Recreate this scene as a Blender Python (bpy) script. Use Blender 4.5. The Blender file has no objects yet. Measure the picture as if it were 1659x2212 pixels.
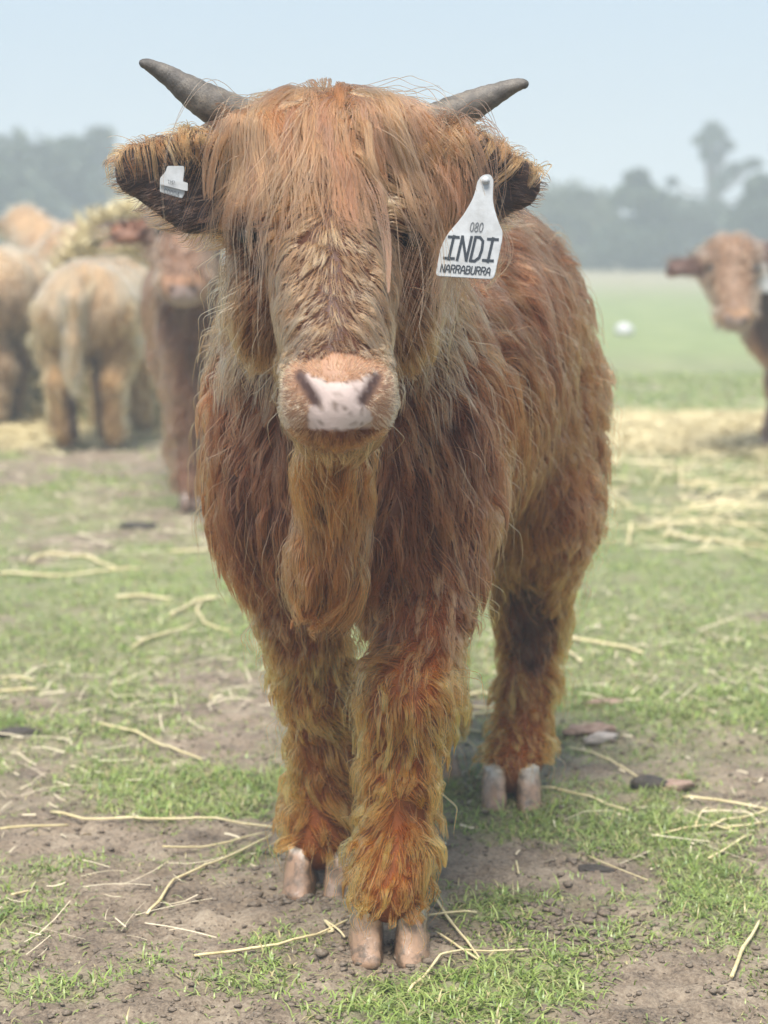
import bpy, math, random
import numpy as np
from mathutils import Vector, kdtree

rng = np.random.default_rng(11)
random.seed(5)
scene = bpy.context.scene
COL = scene.collection
R = math.radians

# ------------------------------------------------------------------ camera
CAM_H = 0.95
PITCH = R(7.76)
FOC = 2.0                                   # focal length in picture heights
cam_d = bpy.data.cameras.new('camera')
cam = bpy.data.objects.new('camera', cam_d)
COL.objects.link(cam)
cam.location = (0, 0, CAM_H)
cam.rotation_euler = (R(90) - PITCH, 0, 0)
cam_d.sensor_fit = 'VERTICAL'
cam_d.sensor_height = 24.0
cam_d.lens = 24.0 * FOC
cam_d.clip_start = 0.05
cam_d.clip_end = 2000
cam_d.dof.use_dof = True
cam_d.dof.focus_distance = 2.54
cam_d.dof.aperture_fstop = 3.1
scene.camera = cam

# ------------------------------------------------------------------ sky and sun
SUN_EL, SUN_AZ = R(64), R(-165)              # azimuth from +Y towards +X
world = bpy.data.worlds.new('World')
scene.world = world
world.use_nodes = True
wn, wl = world.node_tree.nodes, world.node_tree.links
wn.clear()
sky = wn.new('ShaderNodeTexSky')
sky.sky_type = 'NISHITA'
sky.sun_disc = False
sky.sun_elevation = SUN_EL
sky.sun_rotation = SUN_AZ
sky.air_density = 1.0
sky.dust_density = 3.0
sky.ozone_density = 1.5
mixw = wn.new('ShaderNodeMixRGB')           # thin even cloud over the blue
mixw.inputs['Fac'].default_value = 0.86
mixw.inputs['Color2'].default_value = (1.46, 1.86, 2.32, 1)
bg = wn.new('ShaderNodeBackground')
bg.inputs['Strength'].default_value = 0.06
wo = wn.new('ShaderNodeOutputWorld')
wl.new(sky.outputs[0], mixw.inputs['Color1'])
wl.new(mixw.outputs[0], bg.inputs['Color'])
wl.new(bg.outputs[0], wo.inputs['Surface'])

sun_d = bpy.data.lights.new('sun', 'SUN')
sun_d.energy = 1.5
sun_d.angle = R(26)
sun_d.color = (1.0, 0.965, 0.92)
sun = bpy.data.objects.new('sun', sun_d)
COL.objects.link(sun)
sdir = Vector((math.sin(SUN_AZ) * math.cos(SUN_EL), math.cos(SUN_AZ) * math.cos(SUN_EL), math.sin(SUN_EL)))
sun.rotation_euler = sdir.to_track_quat('Z', 'Y').to_euler()

scene.view_settings.view_transform = 'Standard'
scene.view_settings.look = 'None'
scene.view_settings.gamma = 1.0
scene.view_settings.exposure = 2.5
scene.view_settings.use_curve_mapping = False

scene.render.engine = 'CYCLES'
cy = scene.cycles
cy.max_bounces = 6
cy.diffuse_bounces = 3
cy.glossy_bounces = 2
cy.transmission_bounces = 4
cy.transparent_max_bounces = 8
cy.volume_bounces = 2
cy.use_adaptive_sampling = True
cy.adaptive_threshold = 0.012
cy.use_denoising = True
cy.caustics_reflective = False
cy.caustics_refractive = False
scene.cycles_curves.shape = 'RIBBONS'
scene.cycles_curves.subdivisions = 2

# ------------------------------------------------------------------ helpers
def link(o, parent=None):
    COL.objects.link(o)
    if parent is not None:
        o.parent = parent
    return o

def tag(o, label=None, cat=None, group=None, kind=None):
    if label: o['label'] = label
    if cat: o['category'] = cat
    if group: o['group'] = group
    if kind: o['kind'] = kind
    return o

def empty(name, loc=(0, 0, 0), rz=0.0):
    o = bpy.data.objects.new(name, None)
    o.location = loc
    o.rotation_euler = (0, 0, rz)
    o.empty_display_size = 0.1
    return link(o)

def mesh_np(name, V, F, mat=None, parent=None, smooth=True, nsides=None):
    """V (n,3) and F (m,k) arrays of equal-sided faces."""
    me = bpy.data.meshes.new(name)
    V = np.asarray(V, np.float32); F = np.asarray(F, np.int32)
    m, k = F.shape
    me.vertices.add(len(V)); me.vertices.foreach_set('co', V.ravel())
    me.loops.add(m * k); me.loops.foreach_set('vertex_index', F.ravel())
    me.polygons.add(m)
    me.polygons.foreach_set('loop_start', np.arange(0, m * k, k, dtype=np.int32))
    me.polygons.foreach_set('use_smooth', np.full(m, smooth))
    me.update(calc_edges=True)
    if mat: me.materials.append(mat)
    return link(bpy.data.objects.new(name, me), parent)

def vcol(o, name, arr):
    a = o.data.attributes.new(name, 'FLOAT_COLOR', 'POINT')
    arr = np.asarray(arr, np.float32)
    if arr.shape[1] == 3:
        arr = np.concatenate([arr, np.ones((len(arr), 1), np.float32)], 1)
    a.data.foreach_set('color', arr.ravel())

def pt(px, py, Y):
    """A point of the place at distance Y, from where the photograph shows it."""
    u = (px - 829.5) / (2212 * FOC)
    v = -(py - 1106) / (2212 * FOC)
    d = np.array([u, math.cos(PITCH) + v * math.sin(PITCH), -math.sin(PITCH) + v * math.cos(PITCH)])
    return np.array([0, 0, CAM_H]) + d * (Y / d[1])

def gpt(px, py, z=0.0):
    """Where the photograph's line of sight meets the ground."""
    a = pt(px, py, 1.0) - np.array([0, 0, CAM_H])
    t = (z - CAM_H) / a[2]
    return np.array([0, 0, CAM_H]) + a * t

def unit(a):
    return a / np.maximum(np.linalg.norm(a, axis=-1, keepdims=True), 1e-9)

def hash01(ix, iy, iz, seed=0):
    h = (ix.astype(np.int64) * 374761393 + iy.astype(np.int64) * 668265263 + iz.astype(np.int64) * 2147483647 + seed * 1442695041) & 0xFFFFFFFF
    h = ((h ^ (h >> 13)) * 1274126177) & 0xFFFFFFFF
    h = ((h ^ (h >> 16)) * 2246822519) & 0xFFFFFFFF
    return ((h ^ (h >> 15)) & 0xFFFFFF) / float(0xFFFFFF)

def noise3(p, freq, seed=0):
    q = np.asarray(p, np.float64) * freq
    i = np.floor(q).astype(np.int64); f = q - i
    f = f * f * (3 - 2 * f)
    out = 0
    for dx in (0, 1):
        wx = f[:, 0] if dx else 1 - f[:, 0]
        for dy in (0, 1):
            wy = f[:, 1] if dy else 1 - f[:, 1]
            for dz in (0, 1):
                wz = f[:, 2] if dz else 1 - f[:, 2]
                out = out + wx * wy * wz * hash01(i[:, 0] + dx, i[:, 1] + dy, i[:, 2] + dz, seed)
    return out

def noise2(x, y, freq, seed=0):
    p = np.stack([np.ravel(x), np.ravel(y), np.full(np.size(x), 0.5)], 1) 
    q = p.copy(); q[:, 2] = 0.5 / freq
    return noise3(q, freq, seed).reshape(np.shape(x))

def fbm2(x, y, freq, octs=4, seed=0):
    a, s, tot = 1.0, 0.0, 0.0
    for o in range(octs):
        s = s + a * noise2(x, y, freq * 2 ** o, seed + o); tot += a; a *= 0.5
    return s / tot

def tube(pts, radii, n=8, cap=True, twist=0.0):
    """A round tapered tube through pts: vertices and quads (caps folded into quads)."""
    pts = np.asarray(pts, float); m = len(pts)
    T = unit(np.gradient(pts, axis=0))
    up = np.array([0, 0, 1.0]) if abs(T[0][2]) < 0.9 else np.array([1.0, 0, 0])
    V = []
    a = unit(np.cross(T[0], up))
    for i in range(m):
        a = unit(a - T[i] * np.dot(a, T[i])); b = np.cross(T[i], a)
        for j in range(n):
            th = 2 * math.pi * j / n
            V.append(pts[i] + radii[i] * (math.cos(th) * a + math.sin(th) * b))
    F = []
    for i in range(m - 1):
        for j in range(n):
            F.append((i * n + j, i * n + (j + 1) % n, (i + 1) * n + (j + 1) % n, (i + 1) * n + j))
    if cap:
        V.append(pts[0]); c0 = len(V) - 1
        V.append(pts[-1]); c1 = len(V) - 1
        for j in range(0, n, 2):
            F.append((c0, (j + 2) % n, (j + 1) % n, j))
            o = (m - 1) * n
            F.append((c1, o + j, o + (j + 1) % n, o + (j + 2) % n))
    return np.array(V), np.array(F)

# ------------------------------------------------------------------ materials
def new_mat(name):
    m = bpy.data.materials.new(name); m.use_nodes = True
    nt = m.node_tree
    return m, nt, nt.nodes['Principled BSDF']

def N(nt, kind, **kw):
    n = nt.nodes.new(kind)
    for k, v in kw.items():
        if k in n.inputs.keys(): n.inputs[k].default_value = v
        else: setattr(n, k, v)
    return n

def ramp(nt, stops, interp='LINEAR'):
    r = nt.nodes.new('ShaderNodeValToRGB')
    r.color_ramp.interpolation = interp
    while len(r.color_ramp.elements) < len(stops): r.color_ramp.elements.new(0.5)
    for e, (p, c) in zip(r.color_ramp.elements, stops):
        e.position = p; e.color = (*c, 1) if len(c) == 3 else c
    return r

def noisy_mat(name, c1, c2, scale=20, rough=0.8, bump=0.3, bscale=None, detail=6, spec=0.3, dist=0.01):
    m, nt, b = new_mat(name)
    tc = N(nt, 'ShaderNodeTexCoord')
    n1 = N(nt, 'ShaderNodeTexNoise', Scale=scale, Detail=detail, Roughness=0.65)
    nt.links.new(tc.outputs['Object'], n1.inputs['Vector'])
    r = ramp(nt, [(0.3, c1), (0.7, c2)])
    nt.links.new(n1.outputs['Fac'], r.inputs[0]); nt.links.new(r.outputs[0], b.inputs['Base Color'])
    b.inputs['Roughness'].default_value = rough
    b.inputs['Specular IOR Level'].default_value = spec
    if bump:
        n2 = N(nt, 'ShaderNodeTexNoise', Scale=bscale or scale * 3, Detail=5)
        nt.links.new(tc.outputs['Object'], n2.inputs['Vector'])
        bp = N(nt, 'ShaderNodeBump', Strength=bump, Distance=dist)
        nt.links.new(n2.outputs['Fac'], bp.inputs['Height']); nt.links.new(bp.outputs[0], b.inputs['Normal'])
    return m

def hair_mat(name, rough=0.32, tipgain=1.0):
    m = bpy.data.materials.new(name); m.use_nodes = True
    nt = m.node_tree; nt.nodes.clear()
    out = N(nt, 'ShaderNodeOutputMaterial')
    h = N(nt, 'ShaderNodeBsdfHairPrincipled')
    h.parametrization = 'COLOR'
    at = N(nt, 'ShaderNodeAttribute', attribute_name='tint')
    nt.links.new(at.outputs['Color'], h.inputs['Color'])
    h.inputs['Roughness'].default_value = rough
    h.inputs['Radial Roughness'].default_value = 0.6
    h.inputs['Coat'].default_value = 0.0
    h.inputs['IOR'].default_value = 1.28
    nt.links.new(h.outputs[0], out.inputs['Surface'])
    return m

def tint_mat(name, rough=0.75, spec=0.3, bump=0.0, scale=300):
    m, nt, b = new_mat(name)
    at = N(nt, 'ShaderNodeAttribute', attribute_name='tint')
    nt.links.new(at.outputs['Color'], b.inputs['Base Color'])
    b.inputs['Roughness'].default_value = rough
    b.inputs['Specular IOR Level'].default_value = spec
    if bump:
        tc = N(nt, 'ShaderNodeTexCoord')
        n2 = N(nt, 'ShaderNodeTexNoise', Scale=scale, Detail=4)
        nt.links.new(tc.outputs['Object'], n2.inputs['Vector'])
        bp = N(nt, 'ShaderNodeBump', Strength=bump, Distance=0.004)
        nt.links.new(n2.outputs['Fac'], bp.inputs['Height']); nt.links.new(bp.outputs[0], b.inputs['Normal'])
    return m

M_HAIR = hair_mat('calf_hair')
M_SKIN = tint_mat('calf_skin', rough=0.52, spec=0.25, bump=0.12, scale=260)
M_HORN = None

def horn_mat():
    m, nt, b = new_mat('horn')
    tc = N(nt, 'ShaderNodeTexCoord')
    n1 = N(nt, 'ShaderNodeTexNoise', Scale=38.0, Detail=6, Roughness=0.7)
    n2 = N(nt, 'ShaderNodeTexNoise', Scale=420.0, Detail=4, Roughness=0.7)
    nt.links.new(tc.outputs['Object'], n1.inputs['Vector']); nt.links.new(tc.outputs['Object'], n2.inputs['Vector'])
    r = ramp(nt, [(0.28, (0.045, 0.038, 0.032)), (0.5, (0.105, 0.090, 0.075)), (0.74, (0.215, 0.185, 0.150))])
    mx = N(nt, 'ShaderNodeMixRGB', blend_type='OVERLAY'); mx.inputs['Fac'].default_value = 0.8
    at = N(nt, 'ShaderNodeAttribute', attribute_name='tint')
    m2 = N(nt, 'ShaderNodeMixRGB', blend_type='MULTIPLY'); m2.inputs['Fac'].default_value = 1.0
    nt.links.new(n1.outputs['Fac'], r.inputs[0]); nt.links.new(r.outputs[0], mx.inputs['Color1'])
    nt.links.new(n2.outputs['Fac'], mx.inputs['Color2']); nt.links.new(mx.outputs[0], m2.inputs['Color1'])
    nt.links.new(at.outputs['Color'], m2.inputs['Color2']); nt.links.new(m2.outputs[0], b.inputs['Base Color'])
    b.inputs['Roughness'].default_value = 0.5
    bp = N(nt, 'ShaderNodeBump', Strength=0.6, Distance=0.002)
    nt.links.new(n2.outputs['Fac'], bp.inputs['Height']); nt.links.new(bp.outputs[0], b.inputs['Normal'])
    return m
M_HORN = horn_mat()

def hoof_mat():
    m, nt, b = new_mat('hoof_horn')
    tc = N(nt, 'ShaderNodeTexCoord')
    at = N(nt, 'ShaderNodeAttribute', attribute_name='tint')
    n1 = N(nt, 'ShaderNodeTexNoise', Scale=55.0, Detail=7, Roughness=0.7)
    nt.links.new(tc.outputs['Object'], n1.inputs['Vector'])
    r = ramp(nt, [(0.47, (0, 0, 0)), (0.66, (1, 1, 1))])
    nt.links.new(n1.outputs['Fac'], r.inputs[0])
    mx = N(nt, 'ShaderNodeMixRGB'); mx.inputs['Color2'].default_value = (0.12, 0.09, 0.065, 1)
    nt.links.new(r.outputs[0], mx.inputs['Fac']); nt.links.new(at.outputs['Color'], mx.inputs['Color1'])
    nt.links.new(mx.outputs[0], b.inputs['Base Color'])
    b.inputs['Roughness'].default_value = 0.22
    bp = N(nt, 'ShaderNodeBump', Strength=0.7, Distance=0.003)
    nt.links.new(n1.outputs['Fac'], bp.inputs['Height']); nt.links.new(bp.outputs[0], b.inputs['Normal'])
    return m
M_HOOF = hoof_mat()
M_EYE, _nt, _b = new_mat('eye_gloss')
_b.inputs['Base Color'].default_value = (0.012, 0.009, 0.008, 1); _b.inputs['Roughness'].default_value = 0.08
M_TAG = noisy_mat('tag_plastic', (0.34, 0.34, 0.33), (0.48, 0.49, 0.49), scale=45, rough=0.5, bump=0.05, spec=0.4)
M_INK, _nt, _b = new_mat('tag_ink'); _b.inputs['Base Color'].default_value = (0.022, 0.028, 0.036, 1); _b.inputs['Roughness'].default_value = 0.6
M_INK2, _nt, _b = new_mat('tag_grey_ink'); _b.inputs['Base Color'].default_value = (0.10, 0.105, 0.11, 1); _b.inputs['Roughness'].default_value = 0.6

# ------------------------------------------------------------------ implicit bodies
class Field:
    def __init__(s, lo, hi, h):
        s.lo = np.array(lo, float); s.h = h
        s.n = np.ceil((np.array(hi) - s.lo) / h).astype(int) + 1
        s.v = np.full(s.n, 0.2, np.float32)
        s.best = np.full(s.n, 9.0, np.float32)
        s.tag = np.zeros(s.n, np.uint8)
    def _block(s, lo, hi, m=0.13):
        a = np.clip(np.floor((np.array(lo) - m - s.lo) / s.h).astype(int), 0, s.n)
        b = np.clip(np.ceil((np.array(hi) + m - s.lo) / s.h).astype(int) + 1, 0, s.n)
        if np.any(b <= a): return None
        sl = tuple(slice(x, y) for x, y in zip(a, b))
        ax = [(s.lo[i] + np.arange(a[i], b[i]) * s.h).astype(np.float32) for i in range(3)]
        return sl, np.meshgrid(*ax, indexing='ij', sparse=True)
    def _put(s, sl, d, k, t, cut):
        old = s.v[sl]
        if cut:
            d = -d; h = np.maximum(k - np.abs(old - d), 0) / k
            s.v[sl] = np.maximum(old, d) + h * h * k * 0.25
        else:
            h = np.maximum(k - np.abs(old - d), 0) / k
            s.v[sl] = np.minimum(old, d) - h * h * k * 0.25
            b = s.best[sl]; w = d < b
            s.best[sl] = np.where(w, d, b)
            s.tag[sl] = np.where(w, np.uint8(t), s.tag[sl])
    def ell(s, c, r, t=0, k=0.05, cut=False):
        c = np.array(c, float); r = np.array(r, float)
        B = s._block(c - r, c + r, 0.03 if cut else 0.13)
        if B is None: return
        sl, (x, y, z) = B
        x, y, z = x - c[0], y - c[1], z - c[2]
        k0 = np.sqrt((x / r[0]) ** 2 + (y / r[1]) ** 2 + (z / r[2]) ** 2)
        k1 = np.sqrt((x / r[0] ** 2) ** 2 + (y / r[1] ** 2) ** 2 + (z / r[2] ** 2) ** 2)
        s._put(sl, k0 * (k0 - 1) / np.maximum(k1, 1e-6), k, t, cut)
    def cone(s, a, b, ra, rb, t=0, k=0.05, cut=False, flat=None):
        """Rounded cone; flat=(axis vector, factor) squeezes it along that axis."""
        a = np.array(a, float); b = np.array(b, float); m = max(ra, rb)
        B = s._block(np.minimum(a, b) - m, np.maximum(a, b) + m, 0.03 if cut else 0.13)
        if B is None: return
        sl, (x, y, z) = B
        px, py, pz = x - a[0], y - a[1], z - a[2]
        d = b - a
        if flat is not None:
            n, f = np.array(flat[0], float), flat[1]
            n = n / np.linalg.norm(n)
            q = (px * n[0] + py * n[1] + pz * n[2]) * (f - 1)
            px, py, pz = px + q * n[0], py + q * n[1], pz + q * n[2]
            d = d + n * np.dot(d, n) * (f - 1)
        L2 = float(np.dot(d, d)) + 1e-12
        tt = np.clip((px * d[0] + py * d[1] + pz * d[2]) / L2, 0, 1)
        dist = np.sqrt((px - d[0] * tt) ** 2 + (py - d[1] * tt) ** 2 + (pz - d[2] * tt) ** 2) - (ra + (rb - ra) * tt)
        if flat is not None: dist = dist / (1 + (flat[1] - 1) * 0.6)
        s._put(sl, dist.astype(np.float32), k, t, cut)
    def chain(s, pts, rad, t=0, k=0.05):
        for i in range(len(pts) - 1): s.cone(pts[i], pts[i + 1], rad[i], rad[i + 1], t, k)
    def done(s):
        s.g = [x.astype(np.float32) for x in np.gradient(s.v, s.h)]
        del s.best
    def ijk(s, p):
        return np.clip(np.rint((p - s.lo) / s.h).astype(int), 0, s.n - 1)
    def grad(s, p):
        i = s.ijk(p); i = (i[:, 0], i[:, 1], i[:, 2])
        return unit(np.stack([g[i] for g in s.g], 1) + 1e-6)
    def val(s, p):
        q = np.clip((p - s.lo) / s.h, 0, s.n - 1.001); i = q.astype(int); f = q - i
        out = 0
        for dx in (0, 1):
            wx = f[:, 0] if dx else 1 - f[:, 0]
            for dy in (0, 1):
                wy = f[:, 1] if dy else 1 - f[:, 1]
                for dz in (0, 1):
                    wz = f[:, 2] if dz else 1 - f[:, 2]
                    out = out + wx * wy * wz * s.v[i[:, 0] + dx, i[:, 1] + dy, i[:, 2] + dz]
        return out
    def tags(s, p):
        i = s.ijk(p); return s.tag[i[:, 0], i[:, 1], i[:, 2]]
    def surface(s):
        v = s.v; neg = v < 0
        c = np.zeros(s.n - 1, np.uint8)
        for dx in (0, 1):
            for dy in (0, 1):
                for dz in (0, 1):
                    c += neg[dx:s.n[0] - 1 + dx, dy:s.n[1] - 1 + dy, dz:s.n[2] - 1 + dz]
        act = (c > 0) & (c < 8)
        idx = np.argwhere(act)
        imap = np.full(act.shape, -1, np.int32); imap[act] = np.arange(len(idx))
        pos = np.zeros((len(idx), 3)); cnt = np.zeros(len(idx))
        corners = [(x, y, z) for x in (0, 1) for y in (0, 1) for z in (0, 1)]
        for a in corners:
            for ax in range(3):
                if a[ax]: continue
                b = list(a); b[ax] = 1
                ia, ib = idx + a, idx + b
                va = v[ia[:, 0], ia[:, 1], ia[:, 2]]; vb = v[ib[:, 0], ib[:, 1], ib[:, 2]]
                m = (va < 0) != (vb < 0)
                t = np.where(m, va / np.where(m, va - vb, 1), 0)
                q = np.tile(np.array(a, float), (len(idx), 1)); q[:, ax] += t
                pos[m] += q[m]; cnt[m] += 1
        pos = (idx + pos / cnt[:, None]) * s.h + s.lo
        F = []
        for ax in range(3):
            o1, o2 = [(1, 2), (2, 0), (0, 1)][ax]
            n0 = [slice(None)] * 3; n1 = [slice(None)] * 3
            n0[ax] = slice(0, -1); n1[ax] = slice(1, None)
            ch = neg[tuple(n0)] != neg[tuple(n1)]
            e = np.argwhere(ch)
            e = e[(e[:, o1] > 0) & (e[:, o2] > 0) & (e[:, o1] < s.n[o1] - 1) & (e[:, o2] < s.n[o2] - 1)]
            qs = []
            for u, w in ((-1, -1), (0, -1), (0, 0), (-1, 0)):
                q = e.copy(); q[:, o1] += u; q[:, o2] += w
                qs.append(imap[q[:, 0], q[:, 1], q[:, 2]])
            q = np.stack(qs, 1)
            inside = neg[e[:, 0], e[:, 1], e[:, 2]]
            q[~inside] = q[~inside][:, ::-1]
            F.append(q)
        F = np.concatenate(F); F = F[(F >= 0).all(1)]
        return pos, F

def sample_surface(V, F, n, weight=None):
    a, b, c, d = (V[F[:, i]] for i in range(4))
    ar = 0.5 * np.linalg.norm(np.cross(c - a, d - b), axis=1)
    if weight is not None: ar = ar * weight
    f = rng.choice(len(F), n, p=ar / ar.sum())
    u, w = rng.random(n)[:, None], rng.random(n)[:, None]
    return (a[f] * (1 - u) + b[f] * u) * (1 - w) + (d[f] * (1 - u) + c[f] * u) * w

def grow(fld, P, comb, L, K=8, lift=0.5, grav=0.4, wave=0.25, wfreq=1.4, hgt=0.012, clump=0.6, csize=0.02, jit=0.12, cpow=1.3, cfrac=0.06, swirl=0.0):
    """Strands from P combed along comb over the body; returns (n,K,3)."""
    n = len(P)
    bc = lambda x: (np.full(n, x) if np.isscalar(x) else np.asarray(x))[:, None]
    lockn = noise3(P, 75, 57)[:, None]
    lift, grav, L_, hg = bc(lift) * (.4 + 1.2 * lockn), bc(grav), bc(L) * (.7 + .6 * noise3(P, 60, 58)[:, None]), bc(hgt) * np.clip(lockn * 2 - .35 + .3 * rng.random((n, 1)), .05, 1.5)
    wv = bc(wave)
    comb = unit(comb)
    if swirl:
        sw = np.stack([noise3(P, 15, 90 + i) + .6 * noise3(P, 42, 95 + i) + .45 * noise3(P, 95, 99 + i) for i in range(3)], 1) - 1.025
        comb = comb + sw * 2 * swirl
    comb = unit(comb + rng.normal(0, jit, (n, 3)))
    ph = noise3(P, 22, 3)[:, None] * 12 + rng.random((n, 1)) * .7
    fq = (wfreq * (0.7 + 0.6 * rng.random((n, 1))))
    out = np.empty((n, K, 3)); p = P.copy(); out[:, 0] = p
    down = np.array([[0, 0, -1.0]])
    for k in range(1, K):
        t = k / (K - 1)
        g = fld.grad(p)
        d = unit(comb - g * (comb * g).sum(1, keepdims=True))
        side = np.cross(g, d)
        v = d + g * lift * (1 - t) ** 2 + down * grav * t + side * wv * np.sin(ph + 6.283 * fq * t) + g * wv * 0.5 * np.cos(ph * 1.7 + 6.283 * fq * t)
        p = p + unit(v) * L_ / (K - 1)
        pen = hg * min(1, 2.5 * t) + 0.0015 - fld.val(p)[:, None]
        p = p + fld.grad(p) * np.maximum(pen, 0)
        out[:, k] = p
    if np.max(clump) > 0:
        m = max(8, int(n * cfrac))
        # strands near one another gather into locks
        rep = rng.permutation(n)[:m]
        cell = P[rep]
        kd = kdtree.KDTree(m)
        for i, q in enumerate(cell): kd.insert(q, i)
        kd.balance()
        own = np.fromiter((kd.find(q)[1] for q in P), int, n)
        guide = out[rep[own]]
        cs = (clump * (0.35 + 0.65 * rng.random(m)))[own] if np.isscalar(clump) else clump * (0.35 + 0.65 * rng.random(m))[own]
        far = np.linalg.norm(P - P[rep[own]], axis=1)
        cs = np.where(far > csize * 3, 0, cs)
        t = (np.linspace(0, 1, K)[None, :] ** cpow) * cs[:, None]
        out = out * (1 - t[..., None]) + guide * t[..., None]
        lock = own
    else:
        lock = np.arange(n)
    return out, lock

def hair_object(name, S, rad, tint, parent, base, mat=None, taper=0.75):
    n, K, _ = S.shape
    hc = bpy.data.hair_curves.new(name)
    hc.add_curves([K] * n)
    hc.points.foreach_set('position', (S - base).astype(np.float32).ravel())
    t = np.linspace(0, 1, K)
    rr = (np.asarray(rad).reshape(-1, 1) * (1 - taper * t[None, :] ** 1.8)) * np.ones((n, 1))
    ra = hc.attributes.get('radius') or hc.attributes.new('radius', 'FLOAT', 'POINT')
    ra.data.foreach_set('value', rr.astype(np.float32).ravel())
    ta = hc.attributes.new('tint', 'FLOAT_COLOR', 'CURVE')
    c = np.concatenate([np.clip(tint, 0.002, 0.95), np.ones((n, 1))], 1).astype(np.float32)
    ta.data.foreach_set('color', c.ravel())
    hc.materials.append(mat or M_HAIR)
    o = link(bpy.data.objects.new(name, hc), parent)
    o['kind'] = 'stuff'
    return o

# ------------------------------------------------------------------ ground shape
GRASS = [(1300, 1790, 360, 55, .9), (1040, 2160, 220, 60, .8), (1560, 1930, 150, 90, .8), (400, 1700, 200, 60, .7), (1060, 1950, 160, 45, .6),
         (600, 2050, 160, 45, .45), (150, 1860, 120, 40, .5), (130, 1960, 140, 35, .3), (480, 1850, 140, 40, .5), (300, 2110, 140, 40, .25), (560, 2130, 90, 30, .4),
         (1400, 1500, 300, 120, .5), (300, 1330, 300, 90, .55), (1450, 1330, 250, 80, .5), (1500, 730, 400, 110, 1.0), (1180, 2060, 110, 45, .35), (230, 1560, 260, 60, .3),
         (330, 1980, 300, 110, -.75), (1120, 1880, 160, 55, -.9), (100, 1790, 160, 45, -.6), (830, 2060, 140, 60, -.5), (420, 2190, 420, 35, -.6), (1400, 2120, 120, 50, -.35),
         (1500, 2190, 160, 40, -.5), (500, 1600, 90, 60, -.6), (250, 1150, 260, 60, -.2), (250, 1000, 350, 60, -.35), (1530, 1550, 90, 60, -.2)]
GB = [(gpt(a, b), abs(gpt(a + c, b)[0] - gpt(a, b)[0]), max(0.03, abs(gpt(a, b - d)[1] - gpt(a, b + d)[1]) / 2), w) for a, b, c, d, w in GRASS]

def grass_mask(x, y):
    m = 0.46 + 1.7 * (fbm2(x, y, 3.2, 4, 21) - 0.5) + 0.9 * (noise2(x, y, 13, 40) - 0.5)
    for g, rx, ry, w in GB:
        m = m + w * np.exp(-((x - g[0]) / rx) ** 2 - ((y - g[1]) / ry) ** 2)
    return m

def ground_h(x, y):
    near = np.clip((16 - y) / 8, 0, 1)
    h = 0.020 * (fbm2(x, y, 2.2, 3, 5) - 0.5) + near * (0.034 * (fbm2(x, y, 10, 3, 9) - 0.5) + 0.016 * (noise2(x, y, 48, 15) - 0.5) + 0.010 * (noise2(x, y, 110, 17) - 0.5))
    return h * np.clip((60 - y) / 30, 0.2, 1)

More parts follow.
